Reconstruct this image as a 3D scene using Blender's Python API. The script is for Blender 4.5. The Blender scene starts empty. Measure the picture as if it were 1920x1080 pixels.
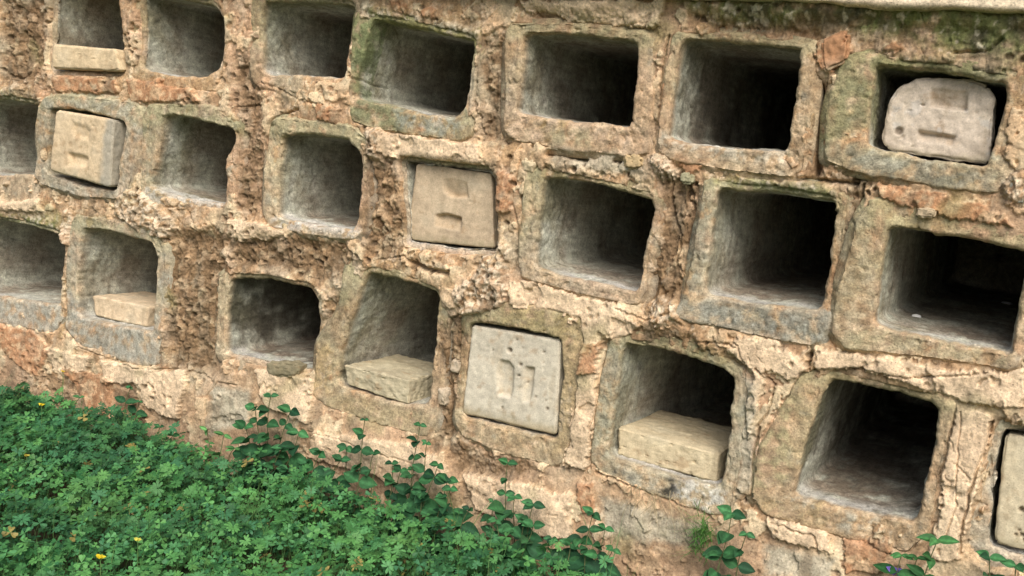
import bpy, math, random
import numpy as np
from math import radians

Q = 1.0                      # wall mesh density
RNG = np.random.RandomState(7)
random.seed(7)
sc = bpy.context.scene
COL = sc.collection

# ------------------------------------------------------------------ camera model
F = 1960.0                   # focal length in photo pixels (1920 wide)
D, H = 2.05, 0.7787          # distance from the wall face, eye height over wall foot
def _ray(u, v): return np.array([(u-960)/F, (540-v)/F, -1.0])
def _n(a): return a/np.linalg.norm(a)
EZ = -_n(_ray(-570, 13800)); EX = -_n(_ray(-2650, -165)); EX = _n(EX-EZ*EX.dot(EZ)); EY = np.cross(EZ, EX)
def W(u, v, y=0.0):          # measured point of the photo -> point on the plane y = const
    r = _ray(u, v); w = np.array([r@EX, r@EY, r@EZ]); return np.array([0, -D, H]) + w*((D+y)/w[1])
def WX(u, v, y=0.0):
    p = W(u, v, y); return (p[0], p[2])
def poly(pts, y=0.0): return np.array([WX(u, v, y) for u, v in pts])
def G(u, v, z=0.0):          # -> point on the level z = const
    r = _ray(u, v); w = np.array([r@EX, r@EY, r@EZ]); return np.array([0, -D, H]) + w*((z-H)/w[2])

# ------------------------------------------------------------------ noise
PERM = RNG.permutation(256); PERM = np.concatenate([PERM, PERM, PERM])
ANG = RNG.rand(256)*2*np.pi; G2 = np.stack([np.cos(ANG), np.sin(ANG)], 1)
G3 = RNG.normal(size=(256, 3)); G3 /= np.linalg.norm(G3, axis=1)[:, None]
CR = RNG.rand(256, 3)
def fade(t): return t*t*t*(t*(t*6-15)+10)
def pn2(x, y, seed=0):
    x = x+seed*17.31; y = y+seed*5.77
    xi = np.floor(x).astype(np.int64); yi = np.floor(y).astype(np.int64)
    fx = x-xi; fy = y-yi; u = fade(fx); v = fade(fy)
    def g(dx, dy):
        h = PERM[PERM[(xi+dx) & 255]+((yi+dy) & 255)]
        return G2[h, 0]*(fx-dx)+G2[h, 1]*(fy-dy)
    a = g(0, 0); b = g(1, 0); c = g(0, 1); d = g(1, 1)
    return ((a+(b-a)*u)*(1-v)+(c+(d-c)*u)*v)*1.5
def fbm2(x, y, f, o=4, seed=0, gain=.5):
    s = 0; a = 1.0; t = 0
    for k in range(o):
        s = s+a*pn2(x*f, y*f, seed+k*3); t += a; a *= gain; f *= 2.03
    return s/t
def pn3(x, y, z, seed=0):
    x = x+seed*17.31; y = y+seed*5.77; z = z+seed*9.13
    xi = np.floor(x).astype(np.int64); yi = np.floor(y).astype(np.int64); zi = np.floor(z).astype(np.int64)
    fx = x-xi; fy = y-yi; fz = z-zi; u = fade(fx); v = fade(fy); w = fade(fz)
    def g(a, b, c):
        h = PERM[PERM[PERM[(xi+a) & 255]+((yi+b) & 255)]+((zi+c) & 255)]
        return G3[h, 0]*(fx-a)+G3[h, 1]*(fy-b)+G3[h, 2]*(fz-c)
    L = lambda p, q, t: p+(q-p)*t
    return L(L(L(g(0,0,0), g(1,0,0), u), L(g(0,1,0), g(1,1,0), u), v), L(L(g(0,0,1), g(1,0,1), u), L(g(0,1,1), g(1,1,1), u), v), w)*1.5
def fbm3(p, f, o=4, seed=0, gain=.5):
    s = 0; a = 1.0; t = 0
    for k in range(o):
        s = s+a*pn3(p[:, 0]*f, p[:, 1]*f, p[:, 2]*f, seed+k*3); t += a; a *= gain; f *= 2.03
    return s/t
def worley(x, y, f, seed=0):                     # F1, F2, random of the nearest cell
    x = x*f+seed*13.7; y = y*f+seed*3.1
    xi = np.floor(x).astype(np.int64); yi = np.floor(y).astype(np.int64)
    f1 = np.full(x.shape, 9.0); f2 = f1.copy(); rid = np.zeros(x.shape)
    for dx in (-1, 0, 1):
        for dy in (-1, 0, 1):
            h = PERM[PERM[(xi+dx) & 255]+((yi+dy) & 255)]
            d = np.hypot(xi+dx+CR[h, 0]-x, yi+dy+CR[h, 1]-y)
            n1 = d < f1
            f2 = np.where(n1, f1, np.minimum(f2, d)); rid = np.where(n1, CR[h, 2], rid); f1 = np.where(n1, d, f1)
    return f1, f2, rid
def ss(a, b, x):
    t = np.clip((x-a)/(b-a), 0, 1); return t*t*(3-2*t)
def sdpoly(P, X, Z):                             # signed distance, negative inside
    n = len(P); d = np.full(X.shape, 1e9); ins = np.zeros(X.shape, bool)
    for i in range(n):
        a = P[i]; b = P[(i+1) % n]; e = b-a; wx = X-a[0]; wz = Z-a[1]
        t = np.clip((wx*e[0]+wz*e[1])/(e@e+1e-12), 0, 1)
        d = np.minimum(d, (wx-e[0]*t)**2+(wz-e[1]*t)**2)
        c = ((a[1] > Z) != (b[1] > Z)) & (X < (b[0]-a[0])*(Z-a[1])/(b[1]-a[1]+1e-12)+a[0])
        ins ^= c
    d = np.sqrt(d); return np.where(ins, -d, d)
def sdline(P, X, Z):
    d = np.full(X.shape, 1e9)
    for a, b in zip(P[:-1], P[1:]):
        e = b-a; wx = X-a[0]; wz = Z-a[1]; t = np.clip((wx*e[0]+wz*e[1])/(e@e+1e-12), 0, 1)
        d = np.minimum(d, (wx-e[0]*t)**2+(wz-e[1]*t)**2)
    return np.sqrt(d)
def smooth_outline(P, n, it=2):                  # closed polygon -> n evenly spaced points, corners rounded
    P = np.array(P, float)
    for _ in range(it):
        Qn = np.roll(P, -1, 0); P = np.stack([.91*P+.09*Qn, .09*P+.91*Qn], 1).reshape(-1, 2)
    e = np.linalg.norm(np.roll(P, -1, 0)-P, axis=1); s = np.concatenate([[0], np.cumsum(e)])
    PP = np.vstack([P, P[:1]]); t = np.linspace(0, s[-1], n, endpoint=False)
    return np.stack([np.interp(t, s, PP[:, 0]), np.interp(t, s, PP[:, 1])], 1)

# ------------------------------------------------------------------ objects
def mesh_obj(name, V, Fq, mat, parent=None, col=None, smooth=True, loc=None, tris=None):
    V = np.asarray(V, np.float32)
    if loc is not None: V = V-np.asarray(loc, np.float32)
    me = bpy.data.meshes.new(name)
    Fq = np.asarray(Fq if Fq is not None else np.zeros((0, 4)), np.int32).reshape(-1, 4)
    T = np.asarray(tris if tris is not None else np.zeros((0, 3)), np.int32).reshape(-1, 3)
    nl = Fq.size+T.size; npoly = len(Fq)+len(T)
    me.vertices.add(len(V)); me.vertices.foreach_set('co', V.ravel())
    me.loops.add(nl); me.loops.foreach_set('vertex_index', np.concatenate([Fq.ravel(), T.ravel()]))
    me.polygons.add(npoly)
    st = np.concatenate([np.arange(len(Fq))*4, Fq.size+np.arange(len(T))*3]).astype(np.int32)
    me.polygons.foreach_set('loop_start', st)
    me.polygons.foreach_set('use_smooth', np.full(npoly, smooth))
    if col is not None:
        a = me.color_attributes.new('Col', 'FLOAT_COLOR', 'POINT')
        c = np.ones((len(V), 4), np.float32); c[:, :3] = np.clip(col, .005, .9); a.data.foreach_set('color', c.ravel())
    me.update(calc_edges=True); me.validate()
    me.materials.append(mat)
    o = bpy.data.objects.new(name, me); COL.objects.link(o)
    if loc is not None and parent is None: o.location = [float(c) for c in loc]
    if parent is not None: o.parent = parent
    return o
def tag(o, label=None, cat=None, group=None, kind=None):
    if label: o['label'] = label
    if cat: o['category'] = cat
    if group: o['group'] = group
    if kind: o['kind'] = kind
    return o
def empty(name, loc, label, cat, group=None):
    o = bpy.data.objects.new(name, None); COL.objects.link(o); o.location = [float(c) for c in loc]
    o.empty_display_size = .05
    return tag(o, label, cat, group)

# ------------------------------------------------------------------ materials
def nd(nt, t, **kw):
    n = nt.nodes.new(t)
    for k, v in kw.items(): setattr(n, k, v)
    return n
def stone_mat(name, f=260, bump=.5, dist=.0025, speck=.5, rough=.92, lo=.72, hi=1.22):
    m = bpy.data.materials.new(name); m.use_nodes = True; nt = m.node_tree; b = nt.nodes['Principled BSDF']
    b.inputs['Roughness'].default_value = rough; b.inputs['Specular IOR Level'].default_value = .18
    at = nd(nt, 'ShaderNodeAttribute', attribute_name='Col'); tc = nd(nt, 'ShaderNodeNewGeometry')
    n1 = nd(nt, 'ShaderNodeTexNoise'); n1.inputs['Scale'].default_value = f; n1.inputs['Detail'].default_value = 5; n1.inputs['Roughness'].default_value = .65
    n2 = nd(nt, 'ShaderNodeTexNoise'); n2.inputs['Scale'].default_value = f*.22; n2.inputs['Detail'].default_value = 6; n2.inputs['Roughness'].default_value = .7
    vo = nd(nt, 'ShaderNodeTexVoronoi'); vo.inputs['Scale'].default_value = f*.5
    for n in (n1, n2, vo): nt.links.new(tc.outputs['Position'], n.inputs['Vector'])
    r1 = nd(nt, 'ShaderNodeMapRange'); r1.inputs['From Min'].default_value = .3; r1.inputs['From Max'].default_value = .7
    r1.inputs['To Min'].default_value = lo; r1.inputs['To Max'].default_value = hi
    nt.links.new(n1.outputs['Fac'], r1.inputs['Value'])
    r2 = nd(nt, 'ShaderNodeMapRange'); r2.inputs['From Min'].default_value = .32; r2.inputs['From Max'].default_value = .68
    r2.inputs['To Min'].default_value = lo; r2.inputs['To Max'].default_value = hi
    nt.links.new(n2.outputs['Fac'], r2.inputs['Value'])
    r3 = nd(nt, 'ShaderNodeMapRange'); r3.inputs['From Min'].default_value = .05; r3.inputs['From Max'].default_value = .22
    r3.inputs['To Min'].default_value = 1-speck; r3.inputs['To Max'].default_value = 1
    nt.links.new(vo.outputs['Distance'], r3.inputs['Value'])
    mu = nd(nt, 'ShaderNodeMath', operation='MULTIPLY'); nt.links.new(r1.outputs[0], mu.inputs[0]); nt.links.new(r2.outputs[0], mu.inputs[1])
    mu2 = nd(nt, 'ShaderNodeMath', operation='MULTIPLY'); nt.links.new(mu.outputs[0], mu2.inputs[0]); nt.links.new(r3.outputs[0], mu2.inputs[1])
    vm = nd(nt, 'ShaderNodeVectorMath', operation='SCALE'); nt.links.new(at.outputs['Color'], vm.inputs[0]); nt.links.new(mu2.outputs[0], vm.inputs['Scale'])
    nt.links.new(vm.outputs[0], b.inputs['Base Color'])
    ad = nd(nt, 'ShaderNodeMath', operation='ADD'); nt.links.new(n1.outputs['Fac'], ad.inputs[0]); nt.links.new(n2.outputs['Fac'], ad.inputs[1])
    bp = nd(nt, 'ShaderNodeBump'); bp.inputs['Strength'].default_value = bump; bp.inputs['Distance'].default_value = dist
    nt.links.new(ad.outputs[0], bp.inputs['Height']); nt.links.new(bp.outputs[0], b.inputs['Normal'])
    return m
def leaf_mat(name, rough=.5, trans=.25):
    m = bpy.data.materials.new(name); m.use_nodes = True; nt = m.node_tree; b = nt.nodes['Principled BSDF']
    b.inputs['Roughness'].default_value = rough; b.inputs['Specular IOR Level'].default_value = .3
    at = nd(nt, 'ShaderNodeAttribute', attribute_name='Col'); tc = nd(nt, 'ShaderNodeNewGeometry')
    n1 = nd(nt, 'ShaderNodeTexNoise'); n1.inputs['Scale'].default_value = 150; n1.inputs['Detail'].default_value = 3
    nt.links.new(tc.outputs['Position'], n1.inputs['Vector'])
    r1 = nd(nt, 'ShaderNodeMapRange'); r1.inputs['From Min'].default_value = .3; r1.inputs['From Max'].default_value = .7
    r1.inputs['To Min'].default_value = .75; r1.inputs['To Max'].default_value = 1.25
    nt.links.new(n1.outputs['Fac'], r1.inputs['Value'])
    vm = nd(nt, 'ShaderNodeVectorMath', operation='SCALE'); nt.links.new(at.outputs['Color'], vm.inputs[0]); nt.links.new(r1.outputs[0], vm.inputs['Scale'])
    nt.links.new(vm.outputs[0], b.inputs['Base Color'])
    tr = nd(nt, 'ShaderNodeBsdfTranslucent'); nt.links.new(vm.outputs[0], tr.inputs['Color'])
    mx = nd(nt, 'ShaderNodeMixShader'); mx.inputs[0].default_value = trans
    out = nt.nodes['Material Output']
    nt.links.new(b.outputs[0], mx.inputs[1]); nt.links.new(tr.outputs[0], mx.inputs[2]); nt.links.new(mx.outputs[0], out.inputs['Surface'])
    return m
M_WALL = stone_mat('weathered_mortar', 200, .6, .004, .5, lo=.68, hi=1.28)
M_RIM = stone_mat('worn_render', 240, .75, .003, .5, lo=.66, hi=1.3)
M_LID = stone_mat('cut_limestone', 300, .35, .0018, .3, lo=.84, hi=1.12)
M_SOIL = stone_mat('soil', 120, .8, .006, .5)
M_LEAF = leaf_mat('leaf_green', .68, .15)
M_CLOVER = leaf_mat('clover_green', .55, .18)
M_STEM = leaf_mat('stem_green', .6, 0.0)
M_PETAL = leaf_mat('petal', .6, .3)

# palette, linear albedo
TAN = np.array([.45, .305, .17]); PEACH = np.array([.65, .45, .275]); CREAM = np.array([.67, .55, .37]); TERRA = np.array([.46, .245, .13])
BROWN = np.array([.19, .125, .07]); GREY = np.array([.44, .415, .325]); BLUEG = np.array([.38, .375, .315]); MOSS = np.array([.19, .20, .085])
WHITE = np.array([.66, .55, .41]); OCHRE = np.array([.42, .32, .18]); DARK = np.array([.07, .05, .035]); PINK = np.array([.52, .35, .22])
def mix(a, b, t): return a+(b-a)*np.asarray(t)[..., None]

# ------------------------------------------------------------------ niches: opening and outer edge of each frame, measured in the photo
N = {
'A1': dict(i=[(100,-30),(216,-24),(218,20),(230,136),(150,134),(93,130),(97,60)], o=[(85,-55),(235,-45),(242,152),(80,142)], c=TAN, m=.2, rh=-.002),
'A2': dict(i=[(264,-10),(330,-4),(398,8),(416,40),(414,90),(408,128),(385,146),(310,140),(263,128),(268,60)], o=[(240,-30),(420,-8),(434,20),(428,172),(330,165),(246,150)], c=TAN, m=.5, rh=.002),
'A3': dict(i=[(496,2),(560,2),(656,8),(660,20),(650,90),(640,146),(580,142),(492,136),(490,70)], o=[(474,-22),(668,-8),(674,20),(655,180),(560,172),(470,158)], c=mix(GREY,TAN,.5), m=.6, rh=.003),
'A4': dict(i=[(700,38),(760,48),(884,74),(885,100),(876,150),(868,205),(850,222),(760,205),(668,186),(672,140),(688,80)], o=[(668,22),(722,18),(895,58),(902,90),(888,250),(862,264),(700,240),(662,226),(656,190)], c=mix(MOSS,GREY,.35), m=1.0, rh=.006),
'A5': dict(i=[(985,62),(1080,66),(1197,80),(1196,130),(1190,238),(1080,230),(968,214),(978,140)], o=[(952,44),(1080,46),(1215,66),(1228,85),(1218,285),(1190,292),(1060,280),(962,262),(948,240)], c=mix(PINK,GREY,.35), m=.35, rh=.008),
'A6': dict(i=[(1282,74),(1390,80),(1503,92),(1504,120),(1488,220),(1478,284),(1380,280),(1252,262),(1262,180)], o=[(1264,60),(1400,66),(1520,84),(1530,104),(1508,315),(1484,332),(1360,318),(1252,296),(1236,280),(1248,170)], c=mix(TAN,GREY,.45), m=.3, rh=.010),
'A7': dict(i=[(1642,122),(1760,134),(1884,154),(1888,175),(1868,260),(1850,312),(1740,298),(1626,276),(1634,200)], o=[(1582,108),(1642,92),(1895,124),(1930,150),(1905,320),(1866,362),(1740,345),(1600,320),(1548,300),(1554,210)], c=mix(GREY,MOSS,.4), m=.9, rh=.010),
'B0': dict(i=[(-60,190),(20,188),(70,196),(73,215),(66,326),(20,330),(-60,322)], o=[(-80,170),(72,180),(84,200),(74,378),(-80,384)], c=mix(GREY,TAN,.3), m=.4, rh=.004),
'B1': dict(i=[(100,202),(160,208),(236,226),(243,240),(230,300),(224,358),(150,346),(92,324),(95,260)], o=[(84,188),(112,178),(255,193),(272,208),(262,300),(240,374),(160,368),(85,346),(69,330),(72,240)], c=mix(BLUEG,GREY,.4), m=.3, rh=.012),
'B2': dict(i=[(312,214),(370,224),(436,242),(440,262),(424,296),(426,330),(420,382),(350,372),(286,352),(300,280)], o=[(285,198),(400,198),(452,236),(438,402),(300,388),(270,362),(276,214)], c=mix(GREY,CREAM,.25), m=.7, rh=.010),
'B3': dict(i=[(530,252),(600,254),(655,262),(674,286),(674,340),(668,434),(600,424),(521,408),(524,330)], o=[(505,235),(522,222),(660,236),(690,262),(684,432),(665,448),(580,438),(508,424),(496,398)], c=mix(CREAM,GREY,.5), m=.4, rh=.008),
'B4': dict(i=[(752,304),(766,302),(840,312),(918,324),(926,400),(926,470),(850,466),(760,456),(760,400)], o=[(722,290),(760,288),(930,312),(936,485),(850,486),(742,474)], c=mix(BROWN,PINK,.5), m=.1, rh=-.008),
'B5': dict(i=[(1020,330),(1100,342),(1220,372),(1224,395),(1206,470),(1196,548),(1100,528),(1002,500),(1008,420)], o=[(990,312),(1012,304),(1120,322),(1232,352),(1240,375),(1214,545),(1195,572),(1080,548),(985,520),(976,490)], c=mix(GREY,PINK,.35), m=.5, rh=.006),
'B6': dict(i=[(1346,352),(1440,360),(1562,380),(1564,400),(1552,500),(1543,584),(1430,572),(1322,550),(1334,450)], o=[(1325,338),(1450,340),(1576,360),(1586,384),(1562,600),(1530,648),(1420,628),(1262,592),(1285,560),(1318,400)], c=mix(BLUEG,GREY,.55), m=.4, rh=.010),
'B7': dict(i=[(1668,424),(1780,442),(1925,468),(1926,490),(1908,590),(1894,664),(1780,640),(1640,608),(1650,520)], o=[(1632,378),(1665,368),(1800,385),(1955,430),(1940,640),(1900,692),(1760,670),(1590,652),(1563,620),(1580,520),(1608,420)], c=mix(TAN,GREY,.5), m=.5, rh=.012),
'C0': dict(i=[(-60,412),(20,416),(108,438),(118,450),(114,510),(111,574),(50,563),(-60,548)], o=[(-80,395),(105,412),(129,442),(125,592),(100,626),(0,606),(-80,590)], c=mix(GREY,BLUEG,.5), m=.3, rh=.004),
'C1': dict(i=[(158,428),(220,434),(284,454),(298,478),(296,540),(289,622),(220,610),(152,594),(150,520)], o=[(140,402),(290,428),(314,470),(306,680),(280,688),(200,664),(148,640),(127,615),(130,500)], c=mix(BLUEG,GREY,.3), m=.25, rh=.010),
'C2': dict(i=[(430,522),(500,524),(575,540),(593,566),(592,620),(583,694),(500,682),(422,664),(424,590)], o=[(410,506),(590,524),(610,560),(600,700),(575,722),(490,708),(416,692),(404,660)], c=mix(CREAM,GREY,.3), m=.2, rh=.000),
'C3': dict(i=[(688,510),(740,520),(816,548),(821,565),(810,660),(804,764),(720,752),(632,716),(646,640),(670,570)], o=[(650,498),(700,496),(832,534),(838,560),(818,790),(800,818),(700,790),(618,762),(588,735),(596,640),(636,585)], c=mix(OCHRE,GREY,.55), m=.45, rh=.006),
'C4': dict(i=[(882,604),(960,612),(1054,634),(1056,700),(1046,822),(960,804),(864,780),(872,700)], o=[(868,590),(958,568),(1092,594),(1097,640),(1068,840),(1048,874),(960,852),(868,818),(852,780)], c=mix(OCHRE,GREY,.35), m=.3, rh=.006),
'C5': dict(i=[(1172,648),(1230,654),(1300,672),(1355,690),(1376,712),(1370,800),(1350,914),(1260,892),(1142,858),(1150,760)], o=[(1142,640),(1190,622),(1290,640),(1390,690),(1402,722),(1372,960),(1330,962),(1230,925),(1128,884),(1110,860),(1120,760)], c=mix(GREY,MOSS,.2), m=.45, rh=.004),
'C6': dict(i=[(1552,712),(1640,726),(1745,752),(1762,770),(1742,870),(1718,978),(1600,958),(1486,930),(1514,830)], o=[(1500,702),(1542,688),(1650,700),(1772,736),(1788,768),(1738,1000),(1700,1034),(1570,1000),(1436,962),(1410,930),(1422,850)], c=mix(TAN,GREY,.35), m=.4, rh=.008),
'C7': dict(i=[(1880,806),(1970,822),(2075,850),(2066,1080),(1960,1058),(1850,1028),(1860,920)], o=[(1872,780),(1980,792),(2100,820),(2090,1110),(1960,1085),(1840,1062),(1804,1030),(1816,960),(1850,850)], c=mix(GREY,BLUEG,.4), m=.1, rh=-.010),
}
BARE = {'A1': '', 'A2': 'B', 'A3': 'L', 'A4': 'LB', 'A5': 'LTRB', 'A6': 'LBR', 'A7': 'LB', 'B0': 'B', 'B1': 'LTRB', 'B2': 'LT', 'B3': 'LTB', 'B4': '', 'B5': 'LB', 'B6': 'LB', 'B7': 'LB', 'C0': 'B', 'C1': 'LTBR', 'C2': 'L', 'C3': 'LB', 'C4': 'TRB', 'C5': 'LBR', 'C6': 'LBR', 'C7': 'LB'}
for k, d in N.items():
    d['I'] = smooth_outline(poly(d['i']), 320, 2); d['O'] = smooth_outline(poly(d['o']), 320, 2)
    t_ = np.roll(d['I'], -1, 0)-np.roll(d['I'], 1, 0); t_ /= np.linalg.norm(t_, axis=1)[:, None]; nr = np.column_stack([t_[:, 1], -t_[:, 0]])
    jag = .0036*fbm2(d['I'][:, 0], d['I'][:, 1], 24, 4, 17)+.0035*fbm2(d['I'][:, 0], d['I'][:, 1], 8, 2, 18)
    d['I'] = d['I']+nr*jag[:, None]
    d['cen'] = d['I'].mean(0); d['half'] = np.ptp(d['I'], axis=0)/2
def bare(k, d, x, z, fine=.55):                            # where the frame of a niche stands free of mortar (0..1)
    a = (x-d['cen'][0])/d['half'][0]; b = (z-d['cen'][1])/d['half'][1]; t = 0
    for sd, v in (('L', -a-np.abs(b)), ('R', a-np.abs(b)), ('T', b-np.abs(a)), ('B', -b-np.abs(a))):
        if sd in BARE[k]: t = np.maximum(t, ss(-.45, .1, v))
    return ss(.28, .52, .74*t+.95*fbm2(x, z, 11, 3, 43)+fine*fbm2(x, z, 40, 3, 44)+.03)

# ------------------------------------------------------------------ the wall face
PATCH = [  # kind, polygon: worn zones, a painted shadow, plaster coats, brick and lichen, as they lie on the wall
('terra', [(1535,75),(1590,55),(1600,95),(1585,115),(1560,140),(1538,130),(1530,100)]), ('terra', [(240,150),(345,145),(385,190),(245,192)]),
('terra', [(0,608),(60,618),(108,655),(80,705),(50,690),(15,655)]), ('terra', [(600,195),(640,205),(632,235),(598,222)]),
('terra', [(735,0),(775,0),(760,22),(735,15)]), ('terra', [(795,15),(820,15),(815,35),(790,30)]), ('terra', [(1240,150),(1262,155),(1258,200),(1238,198)]),
('terra', [(935,320),(965,330),(960,400),(930,395)]), ('terra', [(1085,905),(1115,905),(1120,965),(1095,955)]),
('terra', [(1640,342),(1760,362),(1880,400),(1905,425),(1780,408),(1650,372)]), ('terra', [(1680,80),(1702,85),(1675,102),(1655,92)]),
('terra', [(1280,275),(1330,302),(1300,330),(1265,300)]), ('terra', [(1090,645),(1130,642),(1120,695),(1085,705)]), ('terra', [(1580,1000),(1670,1012),(1660,1068),(1590,1070)]),
('terra', [(130,690),(200,700),(260,740),(250,800),(180,770)]), ('terra', [(100,140),(220,150),(225,175),(110,172)]),
('brown', [(318,440),(410,440),(425,560),(410,700),(330,690),(312,600),(314,470)]), ('brown', [(690,305),(740,308),(758,440),(740,490),(690,480),(676,440),(684,360)]),
('brown', [(1240,320),(1290,330),(1322,420),(1310,520),(1270,560),(1215,590),(1208,540),(1236,450)]), ('brown', [(826,575),(880,595),(862,720),(852,800),(812,850),(810,700)]), ('brown', [(826,575),(880,595),(862,720),(852,800),(812,850),(810,700)]),
('brown', [(830,820),(900,850),(1000,880),(960,895),(850,885)]), ('brown', [(440,110),(480,120),(498,400),(445,390),(448,240)]),  # first strip: shadow below a cover stone, put into brown and relief
('brown', [(0,0),(80,0),(80,120),(60,150),(0,160)]), ('brown', [(900,70),(948,80),(955,270),(905,260)]), ('brown', [(1580,340),(1612,345),(1600,440),(1575,560),(1562,600),(1566,480)]),
('brown', [(500,440),(640,455),(680,500),(600,530),(520,505),(430,500),(420,450)]), ('brown', [(1180,612),(1290,632),(1390,690),(1330,672),(1200,648)]),
('brown', [(1535,140),(1550,150),(1545,330),(1515,330)]), ('brown', [(640,560),(680,500),(660,600),(610,640),(600,600)]), ('brown', [(1590,320),(1700,345),(1560,340)]),
('brown', [(1000,20),(1180,40),(1240,60),(1240,75),(1000,44)]), ('brown', [(1330,40),(1540,50),(1530,80),(1330,60)]),
('coat', [(985,525),(1180,578),(1200,612),(1160,640),(1090,620),(960,575),(960,530)]), ('coat', [(1385,630),(1460,640),(1518,690),(1482,712),(1440,692),(1424,760),(1405,820),(1398,760),(1420,700),(1368,660)]),
('coat', [(268,700),(352,690),(357,720),(345,782),(310,777),(280,757)]), ('coat', [(100,650),(180,667),(170,700),(145,717),(110,690)]), ('coat', [(200,672),(300,690),(290,717),(205,717)]),
('coat', [(1530,652),(1800,695),(1920,695),(1920,760),(1840,760),(1760,735),(1620,690),(1530,690)]), ('coat', [(600,805),(780,832),(840,870),(840,940),(700,885),(590,855)]),
('coat', [(870,885),(1080,925),(1080,1000),(1020,1000),(900,955)]), ('coat', [(690,245),(900,272),(905,308),(760,298),(705,285)]),
('coat', [(1795,760),(1862,780),(1835,900),(1800,1050),(1745,1042),(1775,870)]), ('coat', [(980,0),(1250,5),(1240,50),(1150,50),(1000,30)]), ('coat', [(1440,968),(1560,992),(1560,1032),(1450,1005)]),
('coat', [(1075,610),(1130,620),(1115,800),(1100,880),(1060,870),(1085,720)]), ('coat', [(480,690),(590,710),(590,790),(500,760)]), ('coat', [(0,340),(70,340),(80,395),(0,395)]),
('coat', [(430,410),(500,420),(540,440),(470,460),(430,440)]),
('white', [(920,440),(960,470),(955,560),(925,590),(865,590),(858,545),(900,510)]), ('white', [(222,352),(290,362),(332,430),(310,452),(270,440),(220,400)]),
('white', [(1215,290),(1255,290),(1270,330),(1240,340)]), ('white', [(1205,560),(1260,560),(1280,600),(1230,610)]), ('white', [(690,240),(720,240),(715,300),(690,290)]),
('white', [(120,395),(140,400),(135,470),(122,450)]), ('white', [(1880,330),(1920,320),(1920,385),(1890,380)]),
('moss', [(1250,-20),(1930,0),(1930,115),(1800,105),(1700,72),(1600,62),(1500,42),(1400,50),(1300,18)]), ('moss', [(680,10),(900,55),(890,75),(690,40)]),
('moss', [(0,170),(70,175),(60,192),(0,190)]), ('moss', [(0,400),(110,405),(110,440),(0,420)]), ('moss', [(1330,330),(1570,350),(1560,375),(1340,350)]), ('moss', [(1640,100),(1890,125),(1890,155),(1640,120)]),
('grey', [(405,722),(470,732),(472,792),(400,812)]), ('grey', [(1040,272),(1200,290),(1215,330),(1040,310)]), ('grey', [(1390,700),(1420,720),(1415,900),(1380,940)]), ('grey', [(1130,930),(1330,980),(1320,1020),(1140,1000)]),
('grey', [(1440,1020),(1570,1040),(1560,1080),(1440,1070)]), ('grey', [(1000,100),(955,120),(960,200),(940,160)]),
('pinkearth', [(1140,985),(1440,1010),(1450,1100),(1100,1100)]), ('pinkearth', [(350,760),(600,830),(840,900),(1000,1000),(900,1010),(300,850)]), ('pinkearth', [(0,650),(100,700),(300,790),(300,860),(0,760)]),
('smooth', [(350,735),(600,730),(840,850),(1100,880),(1400,960),(1810,1050),(1810,1200),(0,1200),(0,700),(120,745),(300,790)]), ('smooth', [(1770,740),(1870,770),(1850,850),(1800,1050),(1730,1050),(1740,900)]),
('smooth', [(1520,650),(1930,690),(1930,770),(1850,770),(1760,745),(1620,700)]), ('smooth', [(960,520),(1195,575),(1210,620),(1150,640),(1090,620),(950,580)]), ('smooth', [(1085,600),(1140,625),(1120,880),(1060,880)]),
('smooth', [(690,240),(910,268),(915,312),(700,300)]), ('smooth', [(0,330),(80,335),(80,405),(0,400)]), ('smooth', [(190,380),(300,440),(150,430)]), ('smooth', [(1380,620),(1510,680),(1430,760),(1380,900),(1400,700)]),
('smooth', [(610,640),(600,760),(585,720)]), ('smooth', [(1195,60),(1260,70),(1235,290),(1195,285)]), ('smooth', [(400,640),(610,700),(600,760),(380,740)]), ('smooth', [(980,0),(1260,10),(1250,55),(980,45)]), ('smooth', [(1880,380),(1930,390),(1930,700),(1895,690)]),
]
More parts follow.
